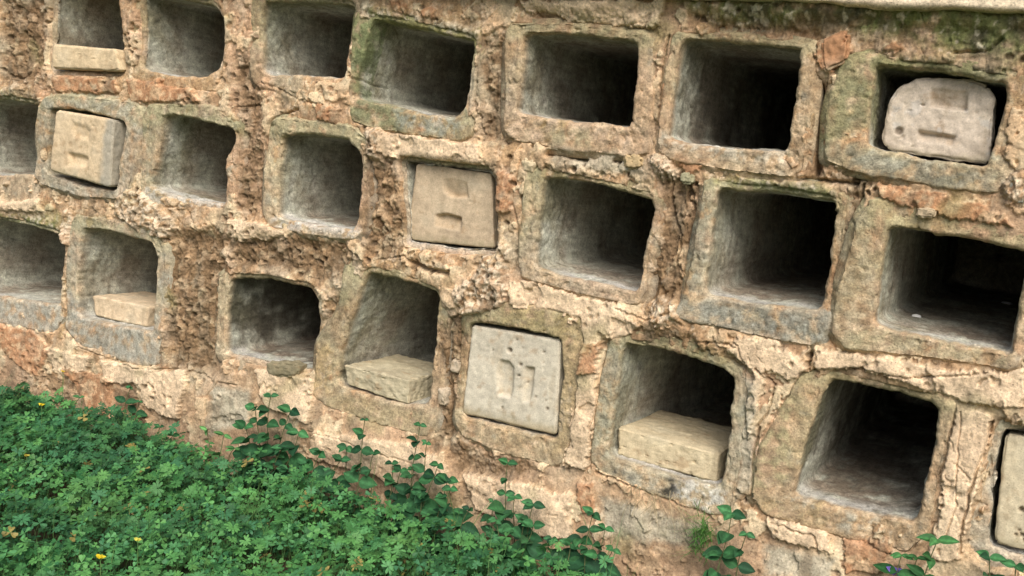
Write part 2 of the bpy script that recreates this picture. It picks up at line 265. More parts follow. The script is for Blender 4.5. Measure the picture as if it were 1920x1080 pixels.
CRACK = [  # half width in mm, depth in mm, polyline
(2.5,14,[(560,205),(512,225),(501,260),(497,300),(492,350)]), (1.6,8,[(480,150),(520,165),(555,185),(612,196)]), (2.4,14,[(946,85),(944,130),(956,160),(950,200),(966,240)]),
(2.6,18,[(1258,66),(1244,120),(1240,200),(1231,284)]), (2.0,12,[(908,75),(896,130),(890,190),(906,250)]), (2.4,14,[(1262,330),(1256,400),(1275,440),(1268,500)]),
(3.2,20,[(1622,345),(1603,420),(1577,520),(1565,600),(1527,648),(1521,692)]), (4.5,26,[(1390,326),(1450,330),(1500,332),(1560,338),(1605,345)]), (8.0,26,[(1533,150),(1540,220),(1530,290),(1527,325)]), (3.5,18,[(690,300),(700,360),(690,420)]), (4.0,18,[(842,600),(838,680),(846,760),(836,830)]), (3.0,14,[(868,610),(858,690)]), (3.0,16,[(1290,340),(1305,420),(1290,500)]), (2.0,10,[(395,815),(397,740),(412,715),(445,722)]),
(2.2,10,[(300,372),(312,386),(345,388),(372,430),(368,445)]), (2.0,9,[(1092,600),(1097,650),(1075,690),(1080,760),(1064,868)]), (2.2,12,[(1138,640),(1132,720),(1110,800),(1108,885)]),
(2.6,16,[(1424,800),(1412,880),(1409,950)]), (1.8,9,[(1450,978),(1530,1000),(1537,1035)]), (1.6,8,[(1600,688),(1700,706),(1830,700),(1900,690)]), (2.8,16,[(1862,790),(1848,850),(1818,920),(1803,1000),(1800,1034)]),
(1.4,6,[(1800,770),(1795,870),(1790,960),(1770,1012)]), (6.5,30,[(1030,286),(1055,286),(1070,294),(1095,300)]), (6.0,28,[(768,490),(800,503),(842,512)]), (1.8,9,[(960,578),(1040,588),(1062,600)]),
(2.0,12,[(131,400),(124,450),(125,520),(130,610)]), (2.2,11,[(1420,690),(1452,720),(1440,772),(1420,800)]), (1.5,7,[(1160,580),(1210,600),(1250,590)]), (1.8,9,[(150,650),(260,690),(340,690),(380,700),(400,715)]),
(1.4,6,[(560,800),(640,815),(700,840),(790,870)]), (2.2,12,[(1120,885),(1200,915),(1290,950),(1330,965)]), (1.6,8,[(1550,995),(1620,1010),(1680,1040)]), (3.5,16,[(10,140),(40,148),(52,135)]),
(2.0,10,[(430,235),(440,200),(480,195)]), (1.6,8,[(620,240),(660,250),(690,300)]), (1.8,9,[(975,300),(965,380),(975,470),(955,520)]), (1.6,7,[(1300,640),(1350,640),(1380,650)]),
(2.0,10,[(700,490),(760,480),(770,490)]), (1.5,6,[(1205,40),(1150,60),(1130,50)]), (3.0,14,[(1790,100),(1850,98),(1880,75)]), (1.6,7,[(1380,640),(1400,690),(1395,760)]), (1.4,6,[(1120,420),(1122,425)]),
]
def masks(X, Z):                                # patch weights at points on the wall face
    wx = X+.010*fbm2(X, Z, 28, 3, 41)+.004*pn2(X*140, Z*140, 5); wz = Z+.010*fbm2(X, Z, 28, 3, 57)+.004*pn2(X*140, Z*140, 9)
    out = {k: np.zeros(X.shape) for k in ('terra', 'brown', 'coat', 'white', 'moss', 'grey', 'pinkearth', 'smooth')}
    soft = dict(terra=.002, brown=.02, coat=.003, white=.010, moss=.02, grey=.012, pinkearth=.03, smooth=.03)
    for kind, pts in PATCH:
        p = poly(pts); lo = p.min(0)-.06; hi = p.max(0)+.06
        s = np.nonzero((X > lo[0]) & (X < hi[0]) & (Z > lo[1]) & (Z < hi[1]))[0]
        if len(s):
            d = sdpoly(p, wx[s], wz[s]); w = 1-ss(-soft[kind], soft[kind], d)
            out[kind][s] = np.maximum(out[kind][s], w)
    return out
def wall_color(X, Z, m, coat, crumb):
    n1 = fbm2(X, Z, 5, 4, 3); n2 = fbm2(X, Z, 22, 4, 11); n3 = fbm2(X, Z, 70, 3, 19); n4 = fbm2(X, Z, 9, 4, 23)
    c = mix(TAN, np.array([.53, .345, .20]), ss(-.3, .4, n1))
    n5 = fbm2(X, Z, 38, 4, 101, .6); c = mix(c, np.array([.31, .20, .11]), .75*ss(.05, .45, n2)); c = mix(c, CREAM, .75*ss(.05, .4, -n2+.4*n3)); c = mix(c, np.array([.68, .53, .37]), .7*ss(.12, .3, n5)*(1-.6*m['moss'])); c = mix(c, np.array([.24, .155, .085]), .55*ss(.15, .4, -n5))
    c = mix(c, TERRA, .45*ss(.2, .45, n4+.25*n3)); c = mix(c, np.array([.43, .395, .30]), .65*ss(.08, .4, fbm2(X, Z, 6, 4, 29))); c = mix(c, np.array([.55, .365, .245]), .6*ss(.0, .35, fbm2(X, Z, 3.5, 4, 30))); c = mix(c, np.array([.49, .345, .225]), .62*m['smooth'])
    c = mix(c, BROWN, np.clip(m['brown']*(.78+.9*n2+.9*n5), 0, .95)); c = mix(c, mix(PEACH, CREAM, ss(-.3, .3, n4)), .9*coat); c = mix(c, np.array([.76, .59, .41]), .8*m['coat']*coat)
    c = mix(c, mix(CREAM*.85, PEACH, ss(-.2, .3, n1)), .5*crumb*(1-m['moss']))
    c = mix(c, PINK*.72, .7*m['pinkearth']*ss(-.5, .2, n2)); c = mix(c, WHITE, m['white']*ss(-.25, .25, n3+.4*n2))
    c = mix(c, GREY, .8*m['grey']); c = mix(c, mix(TERRA, PEACH*.9, ss(-.05, .4, n2+.5*n3)), .9*m['terra']*ss(-.45, .05, n2+.2))
    c = mix(c, mix(mix(np.array([.17, .22, .075]), np.array([.085, .10, .055]), ss(-.1, .25, n4+.5*n2)), np.array([.58, .55, .42]), ss(-.12, .25, n3+n2*.7-.35*ss(-.9, -.3, X))), .85*m['moss']*ss(-.45, 0, n2))
    c = mix(c, MOSS*1.2, .4*ss(.25, .5, fbm2(X, Z, 6, 3, 77)))
    return c*(1+(.3-.15*m['smooth'])*n3+.12*n2)[:, None]

def axis(parts):
    a = [parts[0][0]]
    for lo, hi, step in parts:
        x = lo
        while x < hi-1e-9:
            x += step(x) if callable(step) else step
            a.append(min(x, hi))
    return np.array(a)
xs = axis([(-4.4, -3.05, .009), (-3.05, .06, lambda x: .72/Q*(D*D+x*x)/D/1045), (.06, 1.3, .007)])
zs = axis([(-.40, -.26, .02), (-.26, 1.13, .0023/Q), (1.13, 1.42, .01)])
nx, nz = len(xs), len(zs)
X, Z = [a.ravel() for a in np.meshgrid(xs, zs)]     # row = z
m = masks(X, Z)
low = fbm2(X, Z, 3.2, 3, 1); mid = fbm2(X, Z, 14, 4, 2); fine = fbm2(X, Z, 60, 4, 4, .6)
vert = fbm2(X, Z*.35, 34, 4, 6)                     # runs of wash-out, longer than wide
bil = 1-np.abs(fbm2(X, Z*.6, 26, 5, 15, .6))*2.2; ero = np.abs(fbm2(X, Z*.3, 30, 5, 16, .58))
f1, f2, rid = worley(X+.010*fine+.006*mid, Z+.010*vert+.004*mid, 48, 3)
lump = np.clip(1-f1*1.25, 0, 1)*(rid > .45)*ss(.0, .3, fbm2(X, Z, 12, 3, 52))*(1-.75*m['white'])
g1, g2, gid = worley(X+.002*fine, Z+.002*mid, 130, 8); grit = np.clip(1-g1*1.3, 0, 1)*gid
coatn = fbm2(X, Z, 9, 5, 31, .6)+.8*m['coat']-.9*m['brown']-.6*m['white']-.7*m['terra']-.5*m['moss']-.06
coat = ss(.0, .035, coatn)
rough = np.clip(.35+.9*m['brown']+1.0*m['white']+.25*m['moss']-.5*m['coat']-.3*m['terra']-.7*m['smooth']+.55*fbm2(X, Z, 5, 3, 71)-.05, .05, 1.6)
h = .014*low+.0085*mid+(.0055+.003*m['coat'])*coat+.006*m['coat']*ss(-.30, -.24, fbm2(X, Z, 13, 4, 88))+rough*(.0050*fine+.0045*vert+.0070*lump+.0022*grit+.0060*bil-.011*ero+.002)-.018*m['brown']+.008*m['white']*(1+1.2*mid+.8*bil)+.010*m['terra']+.004*m['moss']*(1+fine)
pit = ss(.30, .55, fbm2(X, Z, 42, 3, 91))*(1-.8*m['coat'])*(1-.75*m['smooth']); h = h-.010*pit*np.clip(rough, .3, 1)
p1, p2, pid = worley(X+.012*mid+.006*fine+.004*vert, Z+.012*low+.006*fine+.004*bil, 34, 61)      # broken plates of old render, each at its own level
k1, k2, kid = worley(X+.005*fine, Z+.006*vert, 85, 62)
brk = ss(-.15, .25, fbm2(X, Z, 7, 3, 63))*np.clip(rough*1.3, .15, 1.2)
h = h+brk*(.0085*(pid-.5)+.0022*(kid-.5))
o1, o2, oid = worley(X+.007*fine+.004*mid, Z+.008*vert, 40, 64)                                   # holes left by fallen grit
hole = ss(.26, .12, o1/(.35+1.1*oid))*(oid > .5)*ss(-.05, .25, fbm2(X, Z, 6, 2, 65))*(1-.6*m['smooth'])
h = h-.010*hole
for fr, dp, sd_ in ((11, .0085, 21), (26, .0045, 22)):   # fine shrinkage cracks, here and there
    a1, a2, _ = worley(X+.016*mid+.005*fine, Z+.016*fbm2(X, Z, 14, 4, 33)+.005*vert, fr, sd_)
    h = h-dp*np.exp(-((a2-a1)*(1000/fr)/1.9)**2)*ss(.10, .32, fbm2(X, Z, 4, 3, sd_+40))*np.clip(.4+1.2*fbm2(X, Z, 30, 2, sd_+50), 0, 1)
for wmm, dmm, pts in CRACK:
    p = poly(pts); lo = p.min(0)-.05; hi = p.max(0)+.05
    s = np.nonzero((X > lo[0]) & (X < hi[0]) & (Z > lo[1]) & (Z < hi[1]))[0]
    if len(s):
        d = sdline(p, X[s]+.007*mid[s]+.004*fine[s], Z[s]+.007*low[s]+.006*fine[s])
        h[s] -= dmm*.001*np.exp(-(d/(wmm*.00085))**2)
# ledge under the coping and the foot of the wall
h += .020*ss(1.045, 1.075, Z+.012*mid)*ss(-1.3, -.5, X)
h += .018*ss(.10, -.06, Z)+.012*ss(.0, .05, .04-Z)*low
keep = np.ones(X.shape, bool)
for k, d in N.items():
    lo = d['O'].min(0)-.05; hi = d['O'].max(0)+.05
    s = np.nonzero((X > lo[0]) & (X < hi[0]) & (Z > lo[1]) & (Z < hi[1]))[0]
    if not len(s): continue
    di = sdpoly(d['I'][::2], X[s], Z[s]); do = sdpoly(d['O'][::2], X[s]+.012*mid[s]+.005*fine[s], Z[s]+.010*low[s]+.006*vert[s])
    br = bare(k, d, X[s], Z[s]); rl = d['rh']-.011*(1-br)
    cover = ss(.004, -.014, do)*br                 # the frame stands bare of mortar here
    hh = h[s]*(1-.5*ss(.03, .0, di)); hh = hh-.022*cover-np.clip(.024-di, 0, .03)**2*24
    hh = np.where(di < .012, np.minimum(hh, rl-.008-(.012-di)*4), hh)
    h[s] = hh
    keep[s[di < .003]] = False
plate = pid*brk
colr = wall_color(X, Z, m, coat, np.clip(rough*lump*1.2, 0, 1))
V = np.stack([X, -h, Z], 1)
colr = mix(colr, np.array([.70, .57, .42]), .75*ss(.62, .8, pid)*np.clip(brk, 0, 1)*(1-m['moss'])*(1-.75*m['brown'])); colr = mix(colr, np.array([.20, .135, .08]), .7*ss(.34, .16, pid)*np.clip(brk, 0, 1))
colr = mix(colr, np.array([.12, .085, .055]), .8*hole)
st_ = fbm2(X, Z*.30, 16, 4, 66); colr = mix(colr, np.array([.235, .185, .125]), .6*ss(.12, .4, st_)*(1-.5*m['coat']))        # damp run-off streaks
idx = np.arange(nx*nz).reshape(nz, nx)
q = np.stack([idx[:-1, :-1], idx[:-1, 1:], idx[1:, 1:], idx[1:, :-1]], -1).reshape(-1, 4)
q = q[keep[q].all(1)]
# skirt: sides, top and back of the wall
border = np.concatenate([idx[0], idx[1:, -1], idx[-1, -2::-1], idx[-2:0:-1, 0]])
Bv = V[border].copy(); Bv[:, 1] = 1.4; nb = len(border); base = len(V)
V = np.vstack([V, Bv]); colr = np.vstack([colr, colr[border]])
j = np.arange(nb); j2 = (j+1) % nb
q = np.vstack([q, np.stack([border[j2], border[j], base+j, base+j2], 1)])
V = np.vstack([V, [[-4.4, 1.4, -.40], [1.3, 1.4, -.40], [1.3, 1.4, 1.42], [-4.4, 1.4, 1.42]]]); colr = np.vstack([colr, np.tile(TAN, (4, 1))])
q = np.vstack([q, [[len(V)-1, len(V)-2, len(V)-3, len(V)-4]]])
used = np.unique(q); remap = np.full(len(V), -1); remap[used] = np.arange(len(used))
wall = empty('apiary_wall', (-1.5, 0, 0), 'long crumbling tan masonry wall pierced by three rows of square hive niches', 'wall')
WL = np.array([-1.5, 0, 0])
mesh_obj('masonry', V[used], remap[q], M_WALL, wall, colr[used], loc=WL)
print('wall verts', len(used))

# ------------------------------------------------------------------ niches
STAIN = [  # lichen, lime and damp marks, pale sill edges on the frames: polygon, colour, strength, noise threshold
 ([(1265,905),(1300,900),(1365,925),(1350,960),(1270,945)], (.74,.72,.66), .95, -.15), ([(1160,870),(1240,890),(1240,925),(1160,895)], (.44,.42,.34), .7, -.2),
 ([(1236,900),(1262,896),(1290,905),(1262,935),(1238,935)], (.02,.02,.02), 1.1, -.08), ([(1310,930),(1360,945),(1350,962),(1310,955)], (.03,.03,.03), 1.1, .05), ([(1150,880),(1190,890),(1190,900),(1150,890)], (.03,.03,.03), 1.1, .05),
 ([(1290,565),(1560,590),(1555,650),(1290,600)], (.22,.225,.19), .85, -.25), ([(1300,575),(1560,600),(1555,640),(1300,600)], (.46,.46,.40), .7, .12),
 ([(1600,285),(1860,325),(1860,365),(1600,330)], (.20,.20,.16), .8, -.2), ([(1600,270),(1850,310),(1850,340),(1610,310)], (.48,.46,.36), .6, .15),
 ([(665,40),(735,40),(700,190),(665,185)], (.15,.19,.09), .85, -.25), ([(655,180),(760,205),(760,250),(655,225)], (.20,.22,.12), .8, -.2), ([(740,205),(870,215),(860,262),(750,240)], (.34,.36,.32), .7, -.15),
 ([(720,25),(895,60),(890,80),(700,50)], (.38,.34,.14), .7, -.2), ([(1050,590),(1100,595),(1070,850),(1040,850)], (.44,.33,.18), .7, -.3), ([(950,565),(1090,590),(1060,635),(940,612)], (.38,.30,.15), .7, -.2),
 ([(620,735),(810,775),(800,820),(610,765)], (.42,.34,.20), .75, -.3), ([(590,650),(630,640),(620,740),(590,735)], (.48,.34,.17), .7, -.2), ([(1420,780),(1500,740),(1480,900),(1410,920)], (.44,.42,.24), .6, -.1),
 ([(275,345),(425,370),(425,395),(275,375)], (.58,.57,.52), .85, -.3), ([(515,405),(675,425),(675,445),(510,428)], (.60,.58,.54), .8, -.25), ([(-60,560),(115,570),(115,625),(-60,610)], (.42,.42,.37), .7, -.25),  # first two: paler front edges of two niche floors
 ([(128,540),(200,610),(300,620),(300,690),(130,640)], (.38,.385,.34), .7, -.25), ([(1245,250),(1480,285),(1480,310),(1245,280)], (.56,.53,.44), .7, -.15), ([(960,215),(1190,240),(1190,285),(960,262)], (.56,.42,.30), .7, -.1), ([(1040,240),(1110,245),(1110,280),(1020,270)], (.30,.28,.17), .8, -.2),
 ([(1600,605),(1900,660),(1890,690),(1590,645)], (.42,.38,.24), .6, -.1), ([(1560,400),(1640,390),(1640,600),(1580,640)], (.48,.41,.28), .6, -.1), ([(1475,925),(1710,985),(1700,1025),(1440,960)], (.42,.41,.34), .7, 0), ([(1430,930),(1560,965),(1560,1000),(1430,960)], (.46,.34,.18), .7, -.1),
 ([(85,185),(260,195),(255,225),(90,205)], (.42,.40,.33), .7, -.2), ([(280,195),(440,225),(440,245),(300,220)], (.45,.41,.26), .7, -.2), ([(1120,650),(1170,645),(1150,860),(1110,850)], (.33,.33,.26), .7, -.2),
]
def niche(key, d):
    I, O = d['I'], d['O']; n = len(I)
    bI = None
    c = I.mean(0)
    # match the outer ring to the inner one by direction
    ang = lambda P: np.unwrap(np.arctan2(P[:, 1]-c[1], P[:, 0]-c[0]))
    aI = np.arctan2(I[:, 1]-c[1], I[:, 0]-c[0]); aO = np.arctan2(O[:, 1]-c[1], O[:, 0]-c[0])
    o = np.argsort(aO); aa = np.concatenate([aO[o]-2*np.pi, aO[o], aO[o]+2*np.pi]); rr = np.linalg.norm(O-c, axis=1)[o]; rr = np.concatenate([rr]*3)
    ro = np.interp(aI, aa, rr); ri = np.linalg.norm(I-c, axis=1); ro = np.maximum(ro, ri+.012)
    Om = c+(I-c)*(ro/ri)[:, None]
    rb = bare(key, d, (.4*Om+.6*I)[:, 0], (.4*Om+.6*I)[:, 1], 0); kn = np.hanning(25); kn /= kn.sum(); rb = np.convolve(np.concatenate([rb[-12:], rb, rb[:12]]), kn, 'valid'); rh = d['rh']-.011*(1-rb); R = .009
    rings = []                                   # (2-D ring, y)
    ext = c+(Om-c)*(1+.016/ro)[:, None]
    rings.append((ext, .035+np.zeros(n))); rings.append((ext, .012-rh+np.zeros(n)))
    for t in np.linspace(0, 1, 6): # outer edge of the frame
        a = t*np.pi/2; rings.append((c+(Om-c)*(1+(.008*(1-np.sin(a)))/ro)[:, None], -rh+.008*(1-np.sin(a))*1.2+np.zeros(n)))
    for t in np.linspace(0, 1, 14)[1:-1]:
        rings.append((Om+(I+(Om-I)*np.minimum(1, R/np.linalg.norm(Om-I, axis=1))[:, None]*.9-Om)*t, -rh+np.zeros(n)))
    e = (Om-I)/np.linalg.norm(Om-I, axis=1)[:, None]
    for t in np.linspace(0, 1, 7):
        a = t*np.pi/2; rings.append((I+e*(R*.9*(1-np.sin(a)))-0*e, -rh+R*(1-np.cos(a))*1.3+np.zeros(n)))
    dep = d.get('dep', 1.15)
    ys = np.concatenate([np.linspace(.02, .14, 26), np.linspace(.15, dep, 40)])
    for y in ys:
        s = 1-.05*ss(.0, .3, y); P = c+(I-c)*s; rings.append((P, y+np.zeros(n)))
    for s in (.9, .7, .45, .2, .03):
        rings.append((c+(I-c)*.95*s, dep+.01*(1-s)+np.zeros(n)))
    K = len(rings)
    Pt = np.concatenate([np.column_stack([r[:, 0], y, r[:, 1]]) for r, y in rings])
    # noise along the surface normal, from finite differences of the lattice
    L = Pt.reshape(K, n, 3); du = np.roll(L, -1, 1)-np.roll(L, 1, 1); dv = np.gradient(L, axis=0)
    nn = np.cross(du.reshape(-1, 3), dv.reshape(-1, 3)); nn /= np.linalg.norm(nn, axis=1)[:, None]+1e-12
    kk = np.repeat(np.arange(K), n); yy = Pt[:, 1]
    if nn[(kk > 10) & (kk < 16)][:, 1].mean() > 0: nn = -nn
    rim = (kk < 27)
    amp = np.where(rim, 1.0, .75)
    fn = fbm3(Pt, 55, 4, 3, .6)
    disp = .0085*fbm3(Pt, 9, 3, 1)+.0046*fn+.005*np.clip(fbm3(Pt, 26, 3, 7)-.1, 0, 1)
    pit = ss(.3, .5, fbm3(Pt, 60, 2, 13)); disp = disp-.004*pit
    if key == 'A4':                              # the crack across the green frame
        zk = WX(700, 151)[1]+.012*fbm3(Pt, 14, 3, 71)-.10*np.clip(yy, 0, .2); disp = disp-.008*np.exp(-((Pt[:, 2]-zk)/.0022)**2)*(Pt[:, 0] < c[0]-.04)*(yy < .13)
    fix = (kk < 2) | (kk >= K-5)
    Pt = Pt+nn*(disp*amp*np.where(fix, 0, 1))[:, None]
    # colour
    n1 = fbm3(Pt, 9, 4, 21); n2 = fbm3(Pt, 30, 4, 25); n3 = fbm3(Pt, 80, 3, 29)
    z01 = (Pt[:, 2]-I[:, 1].min())/(np.ptp(I[:, 1])); x01 = (Pt[:, 0]-I[:, 0].min())/np.ptp(I[:, 0])
    base = np.tile(np.asarray(d['c'], float), (len(Pt), 1))
    bw = bare(key, d, Pt[:, 0], Pt[:, 2]); mk = masks(Pt[:, 0], Pt[:, 2])
    wc = wall_color(Pt[:, 0], Pt[:, 2], mk, ss(.0, .3, n1)*.5, np.zeros(len(Pt)))
    ext_c = mix(base, CREAM*.9, .55*ss(.0, .45, n1)); ext_c = mix(ext_c, TAN, .5*ss(.05, .4, -n1+.3*n2)); ext_c = mix(ext_c, BLUEG, .4*ss(.15, .45, n2)); ext_c = mix(ext_c, BROWN*1.3, .5*ss(.25, .5, -n2+.3*n3)); ext_c = mix(wc, ext_c, np.clip(bw*(.62+.9*n2), 0, .95))
    inn = mix(np.tile(np.array([.53, .535, .45]), (len(Pt), 1)), np.array([.37, .335, .27]), ss(-.25, .3, n1+.3*n2)); inn = mix(inn, np.array([.50, .48, .42]), .6*ss(.15, .5, n2-.4*n1))
    streak = fbm3(Pt*np.array([1, 1, .18]), 45, 3, 33); inn = mix(inn, DARK*1.6, .35*ss(.15, .45, streak)); inn = mix(inn, np.array([.07, .065, .05]), d.get('mould_dark', 0)*ss(-.55, .15, n1+.5*n2+.5*(z01-.45)))
    floor = ss(.10, .0, z01); topm = ss(.86, .97, z01)*ss(-.35, .1, n2+.4*n1); ext_c = mix(ext_c, np.array([.42, .39, .24]), .45*topm); lip = ss(.10, .045, yy+.05*n1); inn = mix(inn, np.array([.56, .54, .51]), .8*floor*lip*ss(-.4, .2, n2)); inn = mix(inn, np.array([.24, .19, .145]), .8*floor*(1-lip)*ss(-.5, .1, n2+.3*n3))  # floor pale at the lip, dark brown deeper: light falloff put into colour
    mossm = d['m']*ss(-.35, .25, n1+.6*(z01-.5)+.35*(.35-x01)-.1)*ss(.16, .03, yy)
    inn = mix(inn, MOSS*.9, .75*mossm)
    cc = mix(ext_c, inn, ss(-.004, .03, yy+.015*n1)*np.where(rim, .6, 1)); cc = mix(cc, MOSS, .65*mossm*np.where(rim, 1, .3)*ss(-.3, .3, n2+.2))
    for pl, cs, st, th in STAIN:
        pp = poly(pl); lo = pp.min(0)-.03; hi = pp.max(0)+.03
        q_ = np.nonzero((Pt[:, 0] > lo[0]) & (Pt[:, 0] < hi[0]) & (Pt[:, 2] > lo[1]) & (Pt[:, 2] < hi[1]) & (yy < .06))[0]
        if len(q_):
            dd = sdpoly(pp, Pt[q_, 0]+.015*n2[q_], Pt[q_, 2]+.015*n1[q_]); cc[q_] = mix(cc[q_], np.array(cs), st*.8*ss(.012, -.012, dd)*ss(th, th+.25, n2[q_]+.6*n3[q_]))
    n4 = fbm3(Pt, 140, 3, 37); cc = cc*(1+.3*n3+.35*n4)[:, None]
    i0 = np.arange(K*n).reshape(K, n); i1 = np.roll(i0, -1, 1)
    qq = np.stack([i0[:-1], i1[:-1], i1[1:], i0[1:]], -1).reshape(-1, 4)
    # orient outwards from the solid: towards the opening
    e1 = Pt[qq[:, 1]]-Pt[qq[:, 0]]; e2 = Pt[qq[:, 3]]-Pt[qq[:, 0]]
    if np.sum(np.cross(e1, e2)[n*10:n*16, 1]) > 0: qq = qq[:, ::-1]
    last = np.arange((K-1)*n, K*n); cen = len(Pt); Pt = np.vstack([Pt, Pt[last].mean(0)]); cc = np.vstack([cc, cc[last].mean(0)])
    tr = np.stack([last, np.roll(last, -1), np.full(n, cen)], 1)
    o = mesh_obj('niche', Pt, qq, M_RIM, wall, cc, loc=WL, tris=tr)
    lab = d.get('label')
    if lab: o['label'] = lab
    return o
N['C2']['mould_dark'] = .85; N['C6']['mould_dark'] = .6; N['A6']['mould_dark'] = .4; N['A5']['mould_dark'] = .3  # first: black mould; the rest: interior only made darker
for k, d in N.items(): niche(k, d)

# ------------------------------------------------------------------ cut stones: lids and blocks
def block(name, px, y0, thick, label, cat, col, n=64, r=.05, corner=(.06, .06, .06, .06), recess=(), holes=(), amp=.002, tint=None, group=None, tilt=0.0, taper=.97, parent=None, yb=None, blotch=.0, soft=.0035):
    """px: front face TL, TR, BR, BL; recess: (px polygon, depth m, bottom slope)"""
    yy = [y0]*4 if np.isscalar(y0) else y0
    Cf = np.array([W(u, v, y) for (u, v), y in zip(px, yy)])
    cen = Cf.mean(0)
    Cb = cen+(Cf-cen)*np.array([taper, 1, taper]); Cb = Cb+np.array([0, thick, 0])
    Cb[:, 2] += tilt
    lin = np.linspace(-1, 1, n+1)
    pts = []; quads = []
    def face(fn):
        b0 = sum(len(p) for p in pts); a, b = np.meshgrid(lin, lin); pts.append(fn(a.ravel(), b.ravel()))
        i = np.arange((n+1)**2).reshape(n+1, n+1)+b0
        quads.append(np.stack([i[:-1, :-1], i[:-1, 1:], i[1:, 1:], i[1:, :-1]], -1).reshape(-1, 4))
    on = np.ones((n+1)**2)
    face(lambda a, b: np.stack([a, -on, b], 1)); face(lambda a, b: np.stack([-a, on, b], 1))
    face(lambda a, b: np.stack([on, a, b], 1)); face(lambda a, b: np.stack([-on, -a, b], 1))
    face(lambda a, b: np.stack([a, b, on], 1)); face(lambda a, b: np.stack([a, -b, -on], 1))
    P = np.vstack(pts); qd = np.vstack(quads)
    # rounded box in real proportions
    sx = np.linalg.norm(Cf[1]-Cf[0])/2; sz = np.linalg.norm(Cf[3]-Cf[0])/2; sy = thick/2
    rr = r*2*min(sx, sz); S = np.array([sx, sy, sz]); rr = min(rr, sy*.9)
    E_ = P*S; inner = np.clip(E_, -(S-rr), S-rr); dv = E_-inner; L = np.linalg.norm(dv, axis=1); L[L == 0] = 1
    nrm = dv/L[:, None]; E_ = inner+nrm*rr; P2 = E_/S
    # plan corners
    a, b = P2[:, 0].copy(), P2[:, 2].copy()
    for ci, (sa, sb) in enumerate(((-1, 1), (1, 1), (1, -1), (-1, -1))):
        cr = corner[ci]; s = (a*sa > 1-cr) & (b*sb > 1-cr)
        la = (a[s]*sa-(1-cr))/cr; lb = (b[s]*sb-(1-cr))/cr
        Lh = np.hypot(la, lb)+1e-9; mm = np.maximum(la, lb); P2[s, 0] = sa*(1-cr+cr*la*mm/Lh); P2[s, 2] = sb*(1-cr+cr*lb*mm/Lh)
    u = (P2[:, 0]+1)/2; v = (1-P2[:, 2])/2; w = (P2[:, 1]+1)/2
    def bil(C): return C[0]*((1-u)*(1-v))[:, None]+C[1]*(u*(1-v))[:, None]+C[2]*(u*v)[:, None]+C[3]*((1-u)*v)[:, None]
    Wp = bil(Cf)*(1-w)[:, None]+bil(Cb)*w[:, None]
    disp = amp*1.6*fbm3(Wp, 16, 3, 5)+amp*.9*fbm3(Wp, 60, 3, 8)-amp*1.2*ss(.42, .55, fbm3(Wp, 75, 2, 12))
    edge = 1-np.clip((np.abs(nrm).max(1)-.72)/.28, 0, 1)
    disp = disp-amp*3.2*edge*np.clip(fbm3(Wp, 32, 4, 15)+.12, 0, 1)
    Wp = Wp+nrm*disp[:, None]
    cc = np.tile(np.asarray(col, float), (len(Wp), 1))
    n1 = fbm3(Wp, 12, 4, 41); n2 = fbm3(Wp, 45, 3, 44)
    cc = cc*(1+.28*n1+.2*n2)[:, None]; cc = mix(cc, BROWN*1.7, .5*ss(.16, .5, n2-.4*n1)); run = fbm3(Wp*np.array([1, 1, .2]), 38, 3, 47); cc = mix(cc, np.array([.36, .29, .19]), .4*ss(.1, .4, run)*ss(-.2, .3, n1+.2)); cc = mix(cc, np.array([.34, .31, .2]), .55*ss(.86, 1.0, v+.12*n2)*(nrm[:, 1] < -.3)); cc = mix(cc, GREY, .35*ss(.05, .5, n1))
    if blotch: cc = mix(cc, np.array([.62, .6, .56]), blotch*ss(.2, .4, n2+.5*n1))
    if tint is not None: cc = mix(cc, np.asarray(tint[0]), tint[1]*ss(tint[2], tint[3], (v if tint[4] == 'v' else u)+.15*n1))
    front = (w < .5) & (nrm[:, 1] < -.5)
    for pl, dep, slope in recess:
        p = poly(pl, yy[0]); s = np.nonzero(front)[0]
        d = sdpoly(p, Wp[s, 0]+.0025*n2[s], Wp[s, 2]+.0025*n1[s]); k = ss(soft, -soft, d)
        zt = (Wp[s, 2]-p[:, 1].min())/np.ptp(p[:, 1]); prof = np.clip(1+slope*(np.clip(zt, 0, 1)-.5)*2, .1, 2)
        Wp[s, 1] += dep*k*prof
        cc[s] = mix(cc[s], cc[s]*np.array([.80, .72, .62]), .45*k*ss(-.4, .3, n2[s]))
    for (hu, hv, hr, dep) in holes:
        hc = WX(hu, hv, yy[0]); s = np.nonzero(front)[0]; d = np.hypot(Wp[s, 0]-hc[0], Wp[s, 2]-hc[1])
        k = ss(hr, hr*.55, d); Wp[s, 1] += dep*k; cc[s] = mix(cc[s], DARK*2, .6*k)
    foot = np.array([cen[0], yy[0]+thick/2, Wp[:, 2].min()])
    o = mesh_obj(name, Wp, qd, M_LID, parent, cc, loc=(foot if parent is None else WL))
    if parent is None: tag(o, label, cat, group)
    return o
CL = 'cover stone'; LG = 'cover stones closing hive niches'; BG = 'stone slabs lying flat in open niches'
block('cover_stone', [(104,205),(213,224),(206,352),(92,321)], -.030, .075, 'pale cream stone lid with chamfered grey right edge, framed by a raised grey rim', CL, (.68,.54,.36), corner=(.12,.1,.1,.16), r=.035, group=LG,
      recess=[([(136,229),(160,238),(167,246),(165,261),(140,255),(135,244)], .006, -.2), ([(129,289),(150,292),(163,297),(161,312),(144,313),(130,308)], .008, .6)], soft=.009, holes=[(219,254,.006,.012),(217,266,.003,.006)], tint=((.34,.335,.29),.75,.80,.92,'u'))
